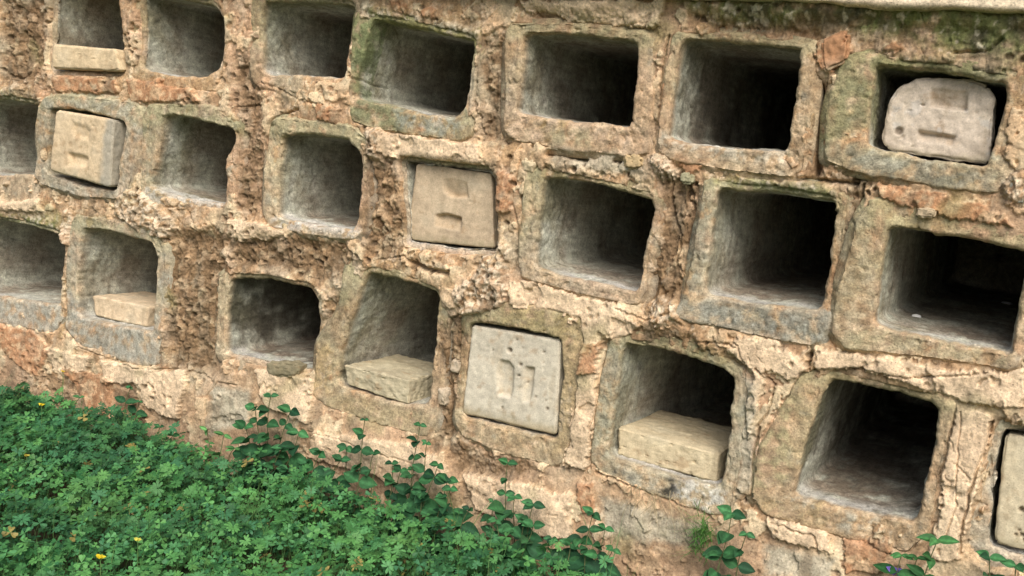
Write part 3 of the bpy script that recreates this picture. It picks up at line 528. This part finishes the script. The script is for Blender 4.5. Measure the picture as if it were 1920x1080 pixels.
block('cover_stone', [(780,306),(921,325),(926,466),(762,450)], .024, .07, 'smooth tan stone lid with two ragged handholds, a dark gap at its upper left', CL, (.55,.44,.31), corner=(.08,.05,.05,.22), r=.02, group=LG, amp=.0014,
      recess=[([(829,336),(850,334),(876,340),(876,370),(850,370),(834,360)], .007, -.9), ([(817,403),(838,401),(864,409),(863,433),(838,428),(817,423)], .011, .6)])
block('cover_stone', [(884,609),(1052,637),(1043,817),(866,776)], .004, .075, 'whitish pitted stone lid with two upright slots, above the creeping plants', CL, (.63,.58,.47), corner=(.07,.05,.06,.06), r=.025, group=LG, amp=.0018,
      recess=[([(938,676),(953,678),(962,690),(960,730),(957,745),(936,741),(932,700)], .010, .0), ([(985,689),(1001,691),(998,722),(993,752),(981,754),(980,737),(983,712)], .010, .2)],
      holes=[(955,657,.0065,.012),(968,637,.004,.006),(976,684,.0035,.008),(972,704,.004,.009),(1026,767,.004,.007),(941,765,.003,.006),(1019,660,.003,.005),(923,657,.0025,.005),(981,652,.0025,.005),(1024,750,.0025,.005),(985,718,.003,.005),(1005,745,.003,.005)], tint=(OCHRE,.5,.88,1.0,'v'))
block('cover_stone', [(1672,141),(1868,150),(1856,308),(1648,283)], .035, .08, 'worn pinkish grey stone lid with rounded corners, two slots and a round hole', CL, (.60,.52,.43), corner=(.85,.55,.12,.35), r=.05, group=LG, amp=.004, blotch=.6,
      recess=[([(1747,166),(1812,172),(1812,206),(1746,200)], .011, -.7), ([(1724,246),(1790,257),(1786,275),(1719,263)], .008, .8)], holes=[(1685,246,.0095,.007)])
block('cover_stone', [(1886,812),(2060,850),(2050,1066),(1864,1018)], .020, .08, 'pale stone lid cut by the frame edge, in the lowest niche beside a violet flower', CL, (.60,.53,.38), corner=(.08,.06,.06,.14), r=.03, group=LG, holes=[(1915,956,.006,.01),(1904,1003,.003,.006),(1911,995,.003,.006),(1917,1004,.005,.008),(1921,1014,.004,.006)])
block('stone_slab', [(97,82),(216,91),(229,134),(96,129)], -.012, .17, 'cream stone slab lying in the top row niche with dark pitted wall to its left', 'stone slab', (.68,.54,.35), r=.12, corner=(.1,.1,.1,.1), group=BG)
block('stone_slab', [(172,553),(277,575),(275,615),(178,593)], .034, .19, 'small pale slab lying in the blue-grey framed niche of the lowest row', 'stone slab', (.70,.56,.39), r=.09, corner=(.15,.1,.1,.2), group=BG)
block('stone_slab', [(644,684),(768,713),(766,759),(652,722)], .002, .22, 'olive stained stone slab lying in the niche left of the whitish pitted lid', 'stone slab', (.52,.46,.32), r=.05, corner=(.1,.06,.06,.1), group=BG, amp=.004)
block('stone_slab', [(1158,801),(1346,851),(1344,906),(1158,853)], .030, .24, 'thick yellowish stone slab lying in the niche over a sill with black and white stains', 'stone slab', (.60,.51,.345), r=.07, corner=(.14,.1,.1,.14), group=BG, amp=.003)
# stones bedded in the mortar
def bedded(px, y0, thick, col, r=.25, label=None):
    o = block('embedded_stone', px, y0, thick, None, None, col, n=26, r=r, corner=(.5,.5,.5,.5), amp=.006, parent=wall)
    if label: o['label'] = label
bedded([(1165,285),(1202,290),(1206,318),(1168,320)], -.012, .05, (.50,.38,.22)); bedded([(1222,288),(1250,292),(1250,318),(1226,316)], -.014, .05, (.52,.42,.29))
bedded([(498,677),(562,682),(556,708),(502,706)], -.012, .04, (.25,.22,.14), label='dark olive lens-shaped stone'); bedded([(1535,72),(1594,56),(1588,118),(1540,136)], -.020, .05, (.44,.24,.13), .15, 'orange brick fragment')
bedded([(1886,338),(1925,330),(1925,380),(1892,382)], -.016, .05, (.46,.46,.40), label='whitish stone'); bedded([(1715,385),(1760,392),(1752,412),(1712,408)], -.020, .04, (.5,.40,.27))
bedded([(978,296),(1002,300),(998,330),(976,322)], -.014, .04, (.58,.48,.32)); bedded([(1278,322),(1300,326),(1296,345),(1276,342)], -.014, .04, (.36,.34,.22))
bedded([(818,728),(836,730),(834,765),(820,762)], -.010, .04, WHITE*.85); bedded([(844,672),(862,676),(860,700),(842,698)], -.002, .04, WHITE*.75)
# little white flecks on the floor of the wide niche
def fleck(u, v, s, label):
    p = W(u, v, .17)
    th = np.linspace(0, 2*np.pi, 9)[:-1]; rr = s*(1+.4*np.sin(th*3+u)); top = np.column_stack([rr*np.cos(th)*1.5, rr*np.sin(th), np.full(8, .004)])
    bot = top*[1.15, 1.15, 0]; Vv = np.vstack([top, bot, [[0, 0, .006]]]); i = np.arange(8); k = (i+1) % 8
    o = mesh_obj('white_fleck', Vv, np.stack([i+8, k+8, k, i], 1), M_LID, None, np.tile([.85, .85, .85], (17, 1)), tris=np.stack([i, k, np.full(8, 16)], 1))
    zf = N['B7']['I'][:, 1].min()+.012
    g = G(u, v, zf); o.location = [float(c) for c in (g[0], g[1], zf)]; tag(o, label, 'scrap')
fleck(1890, 570, .007, 'small white fleck far back on the dark floor of the wide right niche'); fleck(1718, 594, .005, 'tiny white fleck on the floor near the left wall of the wide right niche')

# coping course above the mossy ledge
zc = W(1760, 16, -.05)[2]
xa = axis([(-4.4, -1.9, .03), (-1.9, .3, .006), (.3, 1.3, .03)]); za = np.linspace(zc, 1.40, 60)
XX, ZZ = [a.ravel() for a in np.meshgrid(xa, za)]
hh = .050+.004*fbm2(XX, ZZ, 9, 4, 5)+.002*fbm2(XX, ZZ, 60, 3, 6)-.012*ss(.004, 0, ZZ-zc+.004*fbm2(XX, ZZ, 20, 2, 8))
VV = np.stack([XX, -hh, ZZ+np.where(ZZ < zc+1e-6, .012*fbm2(XX, ZZ, 7, 4, 9), 0)], 1); ii = np.arange(len(VV)).reshape(len(za), len(xa))
qq = np.stack([ii[:-1, :-1], ii[:-1, 1:], ii[1:, 1:], ii[1:, :-1]], -1).reshape(-1, 4)
Vb = VV[ii[0]]+[0, .15, .0]; b0 = len(VV); a = np.arange(len(xa)-1)
qq = np.vstack([qq, np.stack([b0+a, b0+a+1, ii[0][a+1], ii[0][a]], 1)])
cN = fbm2(XX, ZZ, 10, 4, 14); cc = mix(np.tile(np.array([.82, .69, .51]), (len(VV), 1)), PINK, .25*ss(-.1, .4, cN)); cc = mix(cc, MOSS*1.4, .8*ss(.003, -.001, ZZ-zc+.004*cN))
mesh_obj('coping', np.vstack([VV, Vb]), qq, M_WALL, wall, np.vstack([cc, cc[ii[0]]]), loc=WL)

# ------------------------------------------------------------------ ground
GZ = -.205
gx = np.concatenate([-np.geomspace(60, 4.6, 16), np.arange(-4.5, 1.61, .03), np.geomspace(1.7, 60, 16)])
gy = np.concatenate([-np.geomspace(60, 2.6, 16), np.arange(-2.5, .13, .03), np.geomspace(.2, 60, 12)])
XX, YY = [a.ravel() for a in np.meshgrid(gx, gy)]
zz = GZ+.018*fbm2(XX, YY, 4, 4, 61)*(np.abs(XX) < 5)+.012*fbm2(XX, YY, 18, 3, 62)*(np.abs(XX) < 5)
ii = np.arange(len(XX)).reshape(len(gy), len(gx)); qq = np.stack([ii[:-1, :-1], ii[:-1, 1:], ii[1:, 1:], ii[1:, :-1]], -1).reshape(-1, 4)
cN = fbm2(XX, YY, 7, 4, 64)
cc = mix(np.tile(np.array([.085, .06, .04]), (len(XX), 1)), np.array([.045, .07, .025]), ss(-.2, .3, cN))
far = ss(3, 8, np.hypot(XX+1.5, YY)); cc = mix(cc, np.array([.12, .15, .06]), far)
tag(mesh_obj('ground', np.stack([XX, YY, zz], 1), qq, M_SOIL, None, cc), kind='structure')

# ------------------------------------------------------------------ leaves
def frames(dirs, ups):                             # rotation: x along dir, z along up
    x = dirs/np.linalg.norm(dirs, axis=1)[:, None]; y = np.cross(ups, x); y /= np.linalg.norm(y, axis=1)[:, None]+1e-9; z = np.cross(x, y)
    return np.stack([x, y, z], 2)
def scatter(tv, tq, tt, pos, R, s):                # template verts -> one big mesh
    n = len(pos); V = np.einsum('nij,vj->nvi', R, tv)*s[:, None, None]+pos[:, None, :]
    off = (np.arange(n)*len(tv))[:, None, None]
    Q4 = (tq[None]+off).reshape(-1, 4) if tq is not None and len(tq) else np.zeros((0, 4), int)
    T3 = (tt[None]+off).reshape(-1, 3) if tt is not None and len(tt) else np.zeros((0, 3), int)
    return V.reshape(-1, 3), Q4, T3
def merge(parts):
    Vs, Qs, Ts, Cs = [], [], [], []; o = 0
    for V_, Q_, T_, C_ in parts:
        Vs.append(V_); Qs.append(Q_+o); Ts.append(T_+o); Cs.append(C_); o += len(V_)
    return np.vstack(Vs), np.vstack(Qs), np.vstack(Ts), np.vstack(Cs)
# one trifoliate leaf: three wedge leaflets with a notched, toothed end
def leaflet(a):
    prof = [(.0,.02),(.28,.20),(.55,.36),(.80,.46),(.98,.40)]
    pts = [(0,0,0)]
    L_ = [(x, w) for x, w in prof[1:]]
    out = [(0.02,0,0)]+[(x, w, .10*w*w*4-.05*x*x) for x, w in L_]+[(1.06,.20,-.06),(.92,0,-.10),(1.06,-.20,-.06)]+[(x, -w, .10*w*w*4-.05*x*x) for x, w in L_[::-1]]
    out = np.array(out); mid = np.array([[.5,0,-.05]])
    P_ = np.vstack([out, mid]); c, s = math.cos(a), math.sin(a)
    P_ = np.column_stack([P_[:, 0]*c-P_[:, 1]*s, P_[:, 0]*s+P_[:, 1]*c, P_[:, 2]])
    n = len(out); i = np.arange(n); return P_, np.stack([i, (i+1) % n, np.full(n, n)], 1)
tvs, tts = [], []
for a in (0, 2.0, -2.0):
    p, t = leaflet(a); tts.append(t+sum(len(x) for x in tvs)); tvs.append(p)
TRI_V, TRI_T = np.vstack(tvs), np.vstack(tts)
def canopy(x, y):                                  # height of the green carpet over the ground
    return .088+.028*ss(-1.9, -1.5, x)*ss(-.42, -.12, y)+.075*fbm2(x, y, 5.5, 3, 83)+.06*fbm2(x, y, 16, 2, 85)
def in_carpet(x, y):                               # how far a point lies inside the carpet (m)
    edge = -.36+(-y)*1.2+.10*fbm2(x, y, 6, 3, 87)
    return np.minimum(edge-x, -.02-y-.045*ss(-2.1, -1.5, x)+.04*fbm2(x, y, 8, 2, 88))
def leaflet3(a):                                   # leaflet cut into three narrow lobes
    Ps, Ts = [], []
    for da, l, r0 in ((0, 1.08, 0), (.62, .86, .0), (-.62, .86, .0)):
        q = np.array([(.05,0,0), (.35*l,.10,.03), (.75*l,.17,.05), (1.0*l,.06,-.02), (1.0*l,-.06,-.02), (.75*l,-.17,.05), (.35*l,-.10,.03)])
        c_, s_ = math.cos(da), math.sin(da); q = np.column_stack([q[:, 0]*c_-q[:, 1]*s_, q[:, 0]*s_+q[:, 1]*c_, q[:, 2]])
        Ts.append(np.array([[0,1,6],[1,2,6],[2,5,6],[2,3,5],[3,4,5]])+7*len(Ps)); Ps.append(q)
    q = np.vstack(Ps); c_, s_ = math.cos(a), math.sin(a)
    return np.column_stack([q[:, 0]*c_-q[:, 1]*s_, q[:, 0]*s_+q[:, 1]*c_, q[:, 2]]), np.vstack(Ts)
tvs, tts = [], []
for a in (0, 1.75, -1.75):
    p, t = leaflet3(a); tts.append(t+sum(len(x) for x in tvs)); tvs.append(p)
LOB_V, LOB_T = np.vstack(tvs), np.vstack(tts)
NC = 34000
cx = RNG.uniform(-3.5, 0, NC); cy = -1.45*RNG.rand(NC)**1.1
ok = in_carpet(cx, cy) > 0; ok &= RNG.rand(NC) < ss(0, .08, in_carpet(cx, cy))*.8+.2
cx, cy = cx[ok], cy[ok]; n = len(cx)
hgt = canopy(cx, cy)*ss(-.02, .12, in_carpet(cx, cy)+.04); lev = RNG.rand(n)**.75
pz = GZ+hgt*(.15+.85*lev)+RNG.normal(0, .006, n)
th = RNG.rand(n)*2*np.pi; up = np.column_stack([RNG.normal(.05, .42, n), RNG.normal(-.38, .42, n), np.ones(n)]); up /= np.linalg.norm(up, axis=1)[:, None]
dr = np.column_stack([np.cos(th), np.sin(th), np.zeros(n)]); dr -= up*(dr*up).sum(1)[:, None]
sz = RNG.uniform(.008, .0175, n)*(.66+.32*lev)
pos = np.column_stack([cx, cy, pz])
tone = RNG.rand(n); yel = ss(.1, .4, fbm2(cx, cy, 5, 3, 95)+RNG.normal(0, .12, n))
lc = mix(np.array([.026, .120, .036]), np.array([.125, .345, .098]), tone**1.25); lc = mix(lc, np.array([.13, .29, .075]), .5*yel); dk = ss(.0, .3, fbm2(cx, cy, 3.5, 3, 97)+.35*ss(-1.6, -2.4, cx)*ss(-.6, -.2, cy)+RNG.normal(0, .12, n)); lc = mix(lc, np.array([.018, .085, .035]), .75*dk); lc = mix(lc, np.array([.07, .25, .12]), .4*(RNG.rand(n) < .25))
lc = np.where((RNG.rand(n) < .012)[:, None], np.array([[.30, .25, .08]]), lc)
Rf = frames(dr, up); lob = RNG.rand(n) < ss(-.2, .25, fbm2(cx, cy, 6, 2, 98))*.8+.1; parts = []
for sel, tv_, tt_, sc_ in ((~lob, TRI_V, TRI_T, 1.0), (lob, LOB_V, LOB_T, 1.22)):
    V1, Q1, T1 = scatter(tv_, None, tt_, pos[sel], Rf[sel], sz[sel]*sc_); parts.append((V1, Q1, T1, np.repeat(lc[sel], len(tv_), 0)))
# their stalks
k = RNG.rand(n) < .55; pk = pos[k]; rt = np.column_stack([pk[:, 0]+RNG.normal(0, .018, k.sum()), pk[:, 1]+RNG.normal(0, .018, k.sum()), np.full(k.sum(), GZ)])
w = .0008; VV = np.stack([rt+[-w, 0, 0], rt+[w, 0, 0], pk+[w*.7, 0, 0], pk+[-w*.7, 0, 0]], 1).reshape(-1, 3); b = np.arange(k.sum())[:, None]*4
parts.append((VV, b+np.arange(4)[None], np.zeros((0, 3), int), np.tile([.09, .19, .06], (len(VV), 1))))
V_, Q_, T_, C_ = merge(parts)
tag(mesh_obj('clover', V_, Q_, M_CLOVER, None, C_, smooth=False, tris=T_), 'dense carpet of small three-part green leaves along the foot of the wall', 'ground cover', kind='stuff')
# grass blades rising out of the carpet
def blade_mesh(roots, tips, wid, cols, seg=5):
    n = len(roots); t = np.linspace(0, 1, seg+1); P_ = roots[:, None]+(tips-roots)[:, None]*t[None, :, None]
    bend = np.column_stack([RNG.normal(0, 1, n), RNG.normal(0, 1, n), np.zeros(n)])*.18*np.linalg.norm(tips-roots, axis=1)[:, None]
    P_ = P_+bend[:, None]*(t**2)[None, :, None]-np.array([0, 0, 1])*(.12*np.linalg.norm(tips-roots, axis=1))[:, None, None]*(t**3)[None, :, None]
    side = np.column_stack([np.cos(bend[:, 1]*99), np.sin(bend[:, 1]*99)*.4, np.zeros(n)])*wid[:, None]
    wd = (1-t**1.6)*.95+.05
    A = P_-side[:, None]*wd[None, :, None]; B = P_+side[:, None]*wd[None, :, None]
    VV = np.stack([A, B], 2).reshape(n, -1, 3); i = np.arange(seg)*2; tq = np.stack([i, i+1, i+3, i+2], 1)
    Q_ = (tq[None]+(np.arange(n)*(seg+1)*2)[:, None, None]).reshape(-1, 4)
    return VV.reshape(-1, 3), Q_, np.zeros((0, 3), int), np.repeat(cols, (seg+1)*2, 0)
nb = 2600; bx = RNG.uniform(-3.2, 0, nb); by = RNG.uniform(-1.5, -.03, nb); okb = (in_carpet(bx, by) > -.02) & (fbm2(bx, by, 4, 2, 99) > -.05); bx, by = bx[okb], by[okb]; nb = len(bx)
rt = np.column_stack([bx, by, np.full(nb, GZ)]); tp = rt+np.column_stack([RNG.normal(0, .02, nb), RNG.normal(0, .02, nb), canopy(bx, by)*RNG.uniform(.9, 1.9, nb)])
V_, Q_, T_, C_ = blade_mesh(rt, tp, RNG.uniform(.0008, .0020, nb), mix(np.array([.06, .17, .05]), np.array([.16, .27, .09]), RNG.rand(nb)))
tag(mesh_obj('grass', V_, Q_, M_CLOVER, None, C_, smooth=False), 'thin grass blades rising through the green carpet', 'grass', kind='stuff')

# ovate leaf, folded along the midrib
def ovate(wid=.55, seg=6):
    t = np.linspace(0, 1, seg+1); w = wid*.5*np.sin(np.pi*np.clip(t, 0, 1)**.78)**.85*(1-.15*t); w[0] = .02; w[-1] = .004
    P_ = []
    for ti, wi in zip(t, w):
        zb = -.16*ti*ti
        P_ += [(ti, -wi, zb+.28*wi), (ti, -wi*.5, zb+.07*wi), (ti, 0, zb-.03), (ti, wi*.5, zb+.07*wi), (ti, wi, zb+.28*wi)]
    P_ = np.array(P_); i = np.arange(seg)[:, None]*5+np.arange(4)[None]; i = i.ravel()
    return P_, np.stack([i, i+1, i+6, i+5], 1)
def tube(path, r0, r1, k=6):
    path = np.asarray(path); n = len(path); t = np.gradient(path, axis=0); t /= np.linalg.norm(t, axis=1)[:, None]
    ref = np.array([.9, .3, .1]); a = np.cross(t, ref); a /= np.linalg.norm(a, axis=1)[:, None]; b = np.cross(t, a)
    th = np.arange(k)*2*np.pi/k; r = np.linspace(r0, r1, n)
    V_ = path[:, None]+r[:, None, None]*(a[:, None]*np.cos(th)[None, :, None]+b[:, None]*np.sin(th)[None, :, None])
    i0 = np.arange(n*k).reshape(n, k); i1 = np.roll(i0, -1, 1)
    return V_.reshape(-1, 3), np.stack([i0[:-1], i1[:-1], i1[1:], i0[1:]], -1).reshape(-1, 4)
DK0, DK1 = np.array([.010, .050, .022]), np.array([.036, .130, .046])
def shrub(name, tops, label, cat, leaf=.035, wid=.72, c0=DK0, c1=DK1, y=-.06, step=.042, group=None, base=None, nl=2, lean=.02):
    """tops: list of (u, v) stem tips as seen, the stems standing y in front of the wall face"""
    T0 = [W(u, v, y+random.uniform(-.015, .015)) for u, v in tops]
    bx = np.mean([t[0] for t in T0]); root = np.array([bx+random.uniform(-lean, lean), y-.02, GZ]) if base is None else np.array(base)
    e = empty(name, root, label, cat, group)
    ov, oq = ovate(wid); lp, st = [], []
    for t0 in T0:
        rs = root+np.array([random.uniform(-.012, .012)+(t0[0]-root[0])*.35, random.uniform(-.01, .01), 0])
        L_ = np.linalg.norm(t0-rs); s = np.linspace(0, 1, 9); wob = np.column_stack([np.sin(s*4+random.random()*6), np.sin(s*3+random.random()*6), np.zeros(9)])*.008*(s*(1-s)*4)[:, None]
        path = rs+(t0-rs)*s[:, None]+wob; tv, tq = tube(path, .0017, .0009); st.append((tv, tq, np.zeros((0, 3), int), np.tile([.10, .12, .05], (len(tv), 1))))
        ns = max(2, int(L_/step)); ps, ds, us, ss_ = [], [], [], []
        for k in range(ns+1):
            f = .18+.82*k/ns; p = np.array([np.interp(f, s, path[:, i]) for i in range(3)])
            a0 = (k % 2)*math.pi/2+random.uniform(-.4, .4); size = 1.25*leaf*(1-.45*max(0, f-.6)/.4)*random.uniform(.5, 1.25)
            for m_ in range(nl if k < ns else nl+1):
                a = a0+m_*2*math.pi/(nl if k < ns else nl+1)
                d = np.array([math.cos(a), -abs(math.sin(a))*.7 if math.sin(a) > .3 else math.sin(a), random.uniform(-.25, .5)])
                upv = np.array([random.uniform(-.4, .5), -1.15+random.uniform(-.5, .4), 1.0])
                ps.append(p); ds.append(d); us.append(upv-d*(upv@d)/(d@d)); ss_.append(size)
        n_ = len(ps); V1, Q1, T1 = scatter(ov, oq, None, np.array(ps), frames(np.array(ds), np.array(us)), np.array(ss_))
        tn = np.random.RandomState(int(abs(t0[0])*1e4) % 9999).rand(n_); vein = np.tile(1+.55*(np.arange(len(ov)) % 5 == 2)-.12*(np.arange(len(ov)) % 5 == 1), n_)[:, None]; lp.append((V1, Q1, T1, vein*np.repeat(mix(mix(c0, c1, tn), c1*1.5, .7*(np.arange(n_) > n_-4)*tn), len(ov), 0)))
    V_, Q_, T_, C_ = merge(lp); mesh_obj('foliage', V_, Q_, M_LEAF, e, C_, loc=root, tris=T_)
    V_, Q_, T_, C_ = merge(st); mesh_obj('stem', V_, Q_, M_STEM, e, C_, loc=root, tris=T_)
    return e
PG = 'dark leafy plants along the foot of the wall'
shrub('leafy_plant', [(508,742),(478,765),(545,770),(460,800),(560,810),(500,820),(530,840)], 'tall dark round-leaved clump against the wall below the dark olive lens-shaped stone', 'plant', .042, .72, group=PG)
shrub('leafy_plant', [(600,850),(640,862),(575,868),(540,880),(620,885),(500,870),(660,890)], 'low dark leafy clump in shade between the tallest clump and a lone forked stem', 'plant', .042, .75, group=PG, y=-.08)
shrub('leafy_plant', [(684,786),(650,838),(700,850)], 'lone forked dark stem rising below the olive stained slab', 'plant', .036, .72, group=PG)
shrub('leafy_plant', [(735,868),(752,880)], 'short dark sprig low between two taller stems under the ochre framed niche', 'plant', .034, .78, group=PG)
shrub('leafy_plant', [(788,796),(800,830),(822,870),(775,880),(840,900)], 'upright dark stem with many leaves below the brown crumbling pillar', 'plant', .038, .74, group=PG)
shrub('leafy_plant', [(845,915),(880,955),(830,930),(790,925),(860,960)], 'bushy dark plant leaning right below the whitish pitted lid', 'plant', .042, .74, group=PG, y=-.09)
shrub('leafy_plant', [(952,868),(965,930),(1000,945),(925,940),(985,975)], 'dark plant with its top sprig standing clear against bare orange wall', 'plant', .038, .72, group=PG)
shrub('leafy_plant', [(1000,985),(1035,1010),(960,990),(930,975),(1060,1040),(1000,1030)], 'low spreading dark plant at the right edge of the clover carpet', 'plant', .044, .74, group=PG, y=-.11)
shrub('leafy_plant', [(1112,962),(1135,990),(1090,1010),(1150,1030),(1070,1020),(1120,1040)], 'dark broad-leaved plant under the small orange brick stain', 'plant', .044, .66, group=PG, y=-.09)
shrub('leafy_plant', [(1372,962),(1400,1000),(1350,1040)], 'dark heart-leaved plant below the black and white stained sill', 'plant', .050, .75, group=PG, y=-.07)
shrub('leafy_plant', [(1758,1012),(1720,1045),(1690,1040)], 'brighter narrow-leaved plant by the violet flower at the lower right', 'plant', .055, .5, c0=np.array([.02,.09,.025]), c1=np.array([.05,.16,.05]), group=PG, y=-.05)
shrub('leafy_plant', [(1855,1045),(1905,1060)], 'dark plant with one large pointed leaf under the pale lid cut by the frame edge', 'plant', .060, .62, group=PG, y=-.05)
shrub('leafy_plant', [(246,726),(262,752)], 'small dark weed rooted in the wall face above the clover', 'plant', .030, .6, group=PG, y=-.03)
shrub('leafy_plant', [(388,806),(420,815),(440,840)], 'pale green narrow-leaved weed beside a square grey stone', 'plant', .034, .42, c0=np.array([.04,.14,.04]), c1=np.array([.09,.22,.07]), group=PG)
shrub('leafy_plant', [(150,745),(100,755),(185,770),(60,765)], 'mid green leafy mound at the far left against the wall foot', 'plant', .034, .5, c0=np.array([.02,.09,.03]), c1=np.array([.05,.15,.05]), group=PG, y=-.08)
shrub('leafy_plant', [(300,800),(270,795),(325,815)], 'dark broad-leaved clump below the large hanging flake of plaster', 'plant', .044, .6, group=PG, y=-.09)
# feathery tuft and dry roots
p0 = W(1318, 1005, -.03); e = empty('feathery_tuft', p0, 'bright green feathery tuft sprouting under the stained sill', 'plant')
n = 260; rt = np.tile(p0, (n, 1))+RNG.normal(0, 1, (n, 3))*[.009, .006, .022]; tp = rt+np.column_stack([RNG.normal(0, .030, n), RNG.normal(-.02, .015, n), RNG.uniform(-.01, .04, n)])
V_, Q_, T_, C_ = blade_mesh(rt, tp, np.full(n, .0010), mix(np.array([.06, .20, .04]), np.array([.14, .32, .07]), RNG.rand(n)))
mesh_obj('foliage', V_, Q_, M_CLOVER, e, C_, smooth=False, loc=p0)
p0 = W(1255, 930, -.02); n = 70
us_, vs_ = RNG.uniform(1170, 1320, n), RNG.uniform(915, 960, n); rt = np.array([W(u, v+.2*(u-1250), -.024) for u, v in zip(us_, vs_)])
tp = rt+np.column_stack([RNG.normal(.01, .03, n), RNG.uniform(-.03, -.005, n), RNG.uniform(-.06, -.01, n)])
V_, Q_, T_, C_ = blade_mesh(rt, tp, np.full(n, .0007), mix(np.array([.22, .17, .10]), np.array([.42, .34, .2]), RNG.rand(n)))
tag(mesh_obj('dry_roots', V_, Q_, M_STEM, None, C_, smooth=False, loc=p0), 'fringe of dry straw-coloured rootlets hanging below the stained sill', 'roots')
# flowers
def flower(u, v, z, r, col, label, n=5):
    p = G(u, v, z) if z is not None else W(u, v, -.05); root = np.array([p[0], p[1], GZ])
    e = empty('yellow_flower' if col[2] < .3 else 'violet_flower', root, label, 'flower', None)
    tv, tq = tube([root+(p-root)*t+np.array([.004*math.sin(3*t), 0, 0]) for t in np.linspace(0, 1, 6)], .0011, .0008)
    mesh_obj('stem', tv, tq, M_STEM, e, np.tile([.10, .2, .06], (len(tv), 1)), loc=root)
    ov, oq = ovate(.75, 5); a = np.arange(n)*2*np.pi/n+u; ds = np.column_stack([np.cos(a), np.sin(a)*.8-.1, .55+.25*np.sin(-a)]); us = np.tile([0, -.75, .8], (n, 1)); us = us-ds*((us*ds).sum(1)/(ds*ds).sum(1))[:, None]
    V1, Q1, T1 = scatter(ov, oq, None, np.tile(p, (n, 1)), frames(ds, us), np.full(n, r)); mesh_obj('petals', V1, Q1, M_PETAL, e, np.tile(col, (len(V1), 1)), loc=root)
YL = (.75, .60, .03)
flower(78, 760, -.09, .010, YL, 'yellow flower among the leaves at the far left wall foot'); flower(188, 1046, -.09, .011, YL, 'yellow flower lowest in the clover near the bottom left corner')
flower(258, 1013, -.09, .009, (.70, .66, .12), 'pale yellow bud in the clover right of another yellow flower'); flower(50, 855, -.095, .008, (.65, .55, .10), 'small dull yellow flower in the clover at the left')
flower(118, 697, None, .006, YL, 'tiny yellow flower in front of bare orange wall at the left'); flower(1680, 1076, None, .022, (.22, .16, .62), 'violet flower at the bottom edge below the stone niches')

# ------------------------------------------------------------------ light, sky, camera
SUN_EL, SUN_AZ = radians(46), radians(148)          # azimuth clockwise from +y (into the wall)
w = bpy.data.worlds.new('World'); sc.world = w; w.use_nodes = True; nt = w.node_tree
sky = nt.nodes.new('ShaderNodeTexSky'); sky.sky_type = 'NISHITA'; sky.sun_disc = False; sky.sun_elevation = SUN_EL; sky.sun_rotation = SUN_AZ; sky.dust_density = 4; sky.air_density = 1.0; sky.ozone_density = .6
nt.links.new(sky.outputs[0], nt.nodes['Background'].inputs[0]); nt.nodes['Background'].inputs[1].default_value = .10
sl = bpy.data.lights.new('sun', 'SUN'); sl.energy = 2.4; sl.angle = radians(40); sl.color = (1, .945, .85)
so = bpy.data.objects.new('sun', sl); COL.objects.link(so)
from mathutils import Vector, Matrix
dv = Vector((math.sin(SUN_AZ)*math.cos(SUN_EL), math.cos(SUN_AZ)*math.cos(SUN_EL), math.sin(SUN_EL)))
so.rotation_euler = dv.to_track_quat('Z', 'Y').to_euler(); so.location = (0, -5, 6)
cam = bpy.data.cameras.new('camera'); co = bpy.data.objects.new('camera', cam); COL.objects.link(co)
cam.sensor_width = 36; cam.lens = 36*F/1920; cam.clip_start = .02; cam.clip_end = 500
# columns of the camera matrix: the camera axes seen in the world
Mx = np.stack([EX, EY, EZ])                         # world <- camera
mat = Matrix([[float(Mx[i, j]) for j in range(3)]+[0] for i in range(3)]+[[0, 0, 0, 1]])
mat.translation = Vector((0, -D, H)); co.matrix_world = mat
sc.camera = co
sc.view_settings.view_transform = 'Standard'; sc.view_settings.look = 'None'; sc.view_settings.gamma = 1; sc.view_settings.exposure = 0.42
sc.cycles.max_bounces = 6; sc.cycles.diffuse_bounces = 2
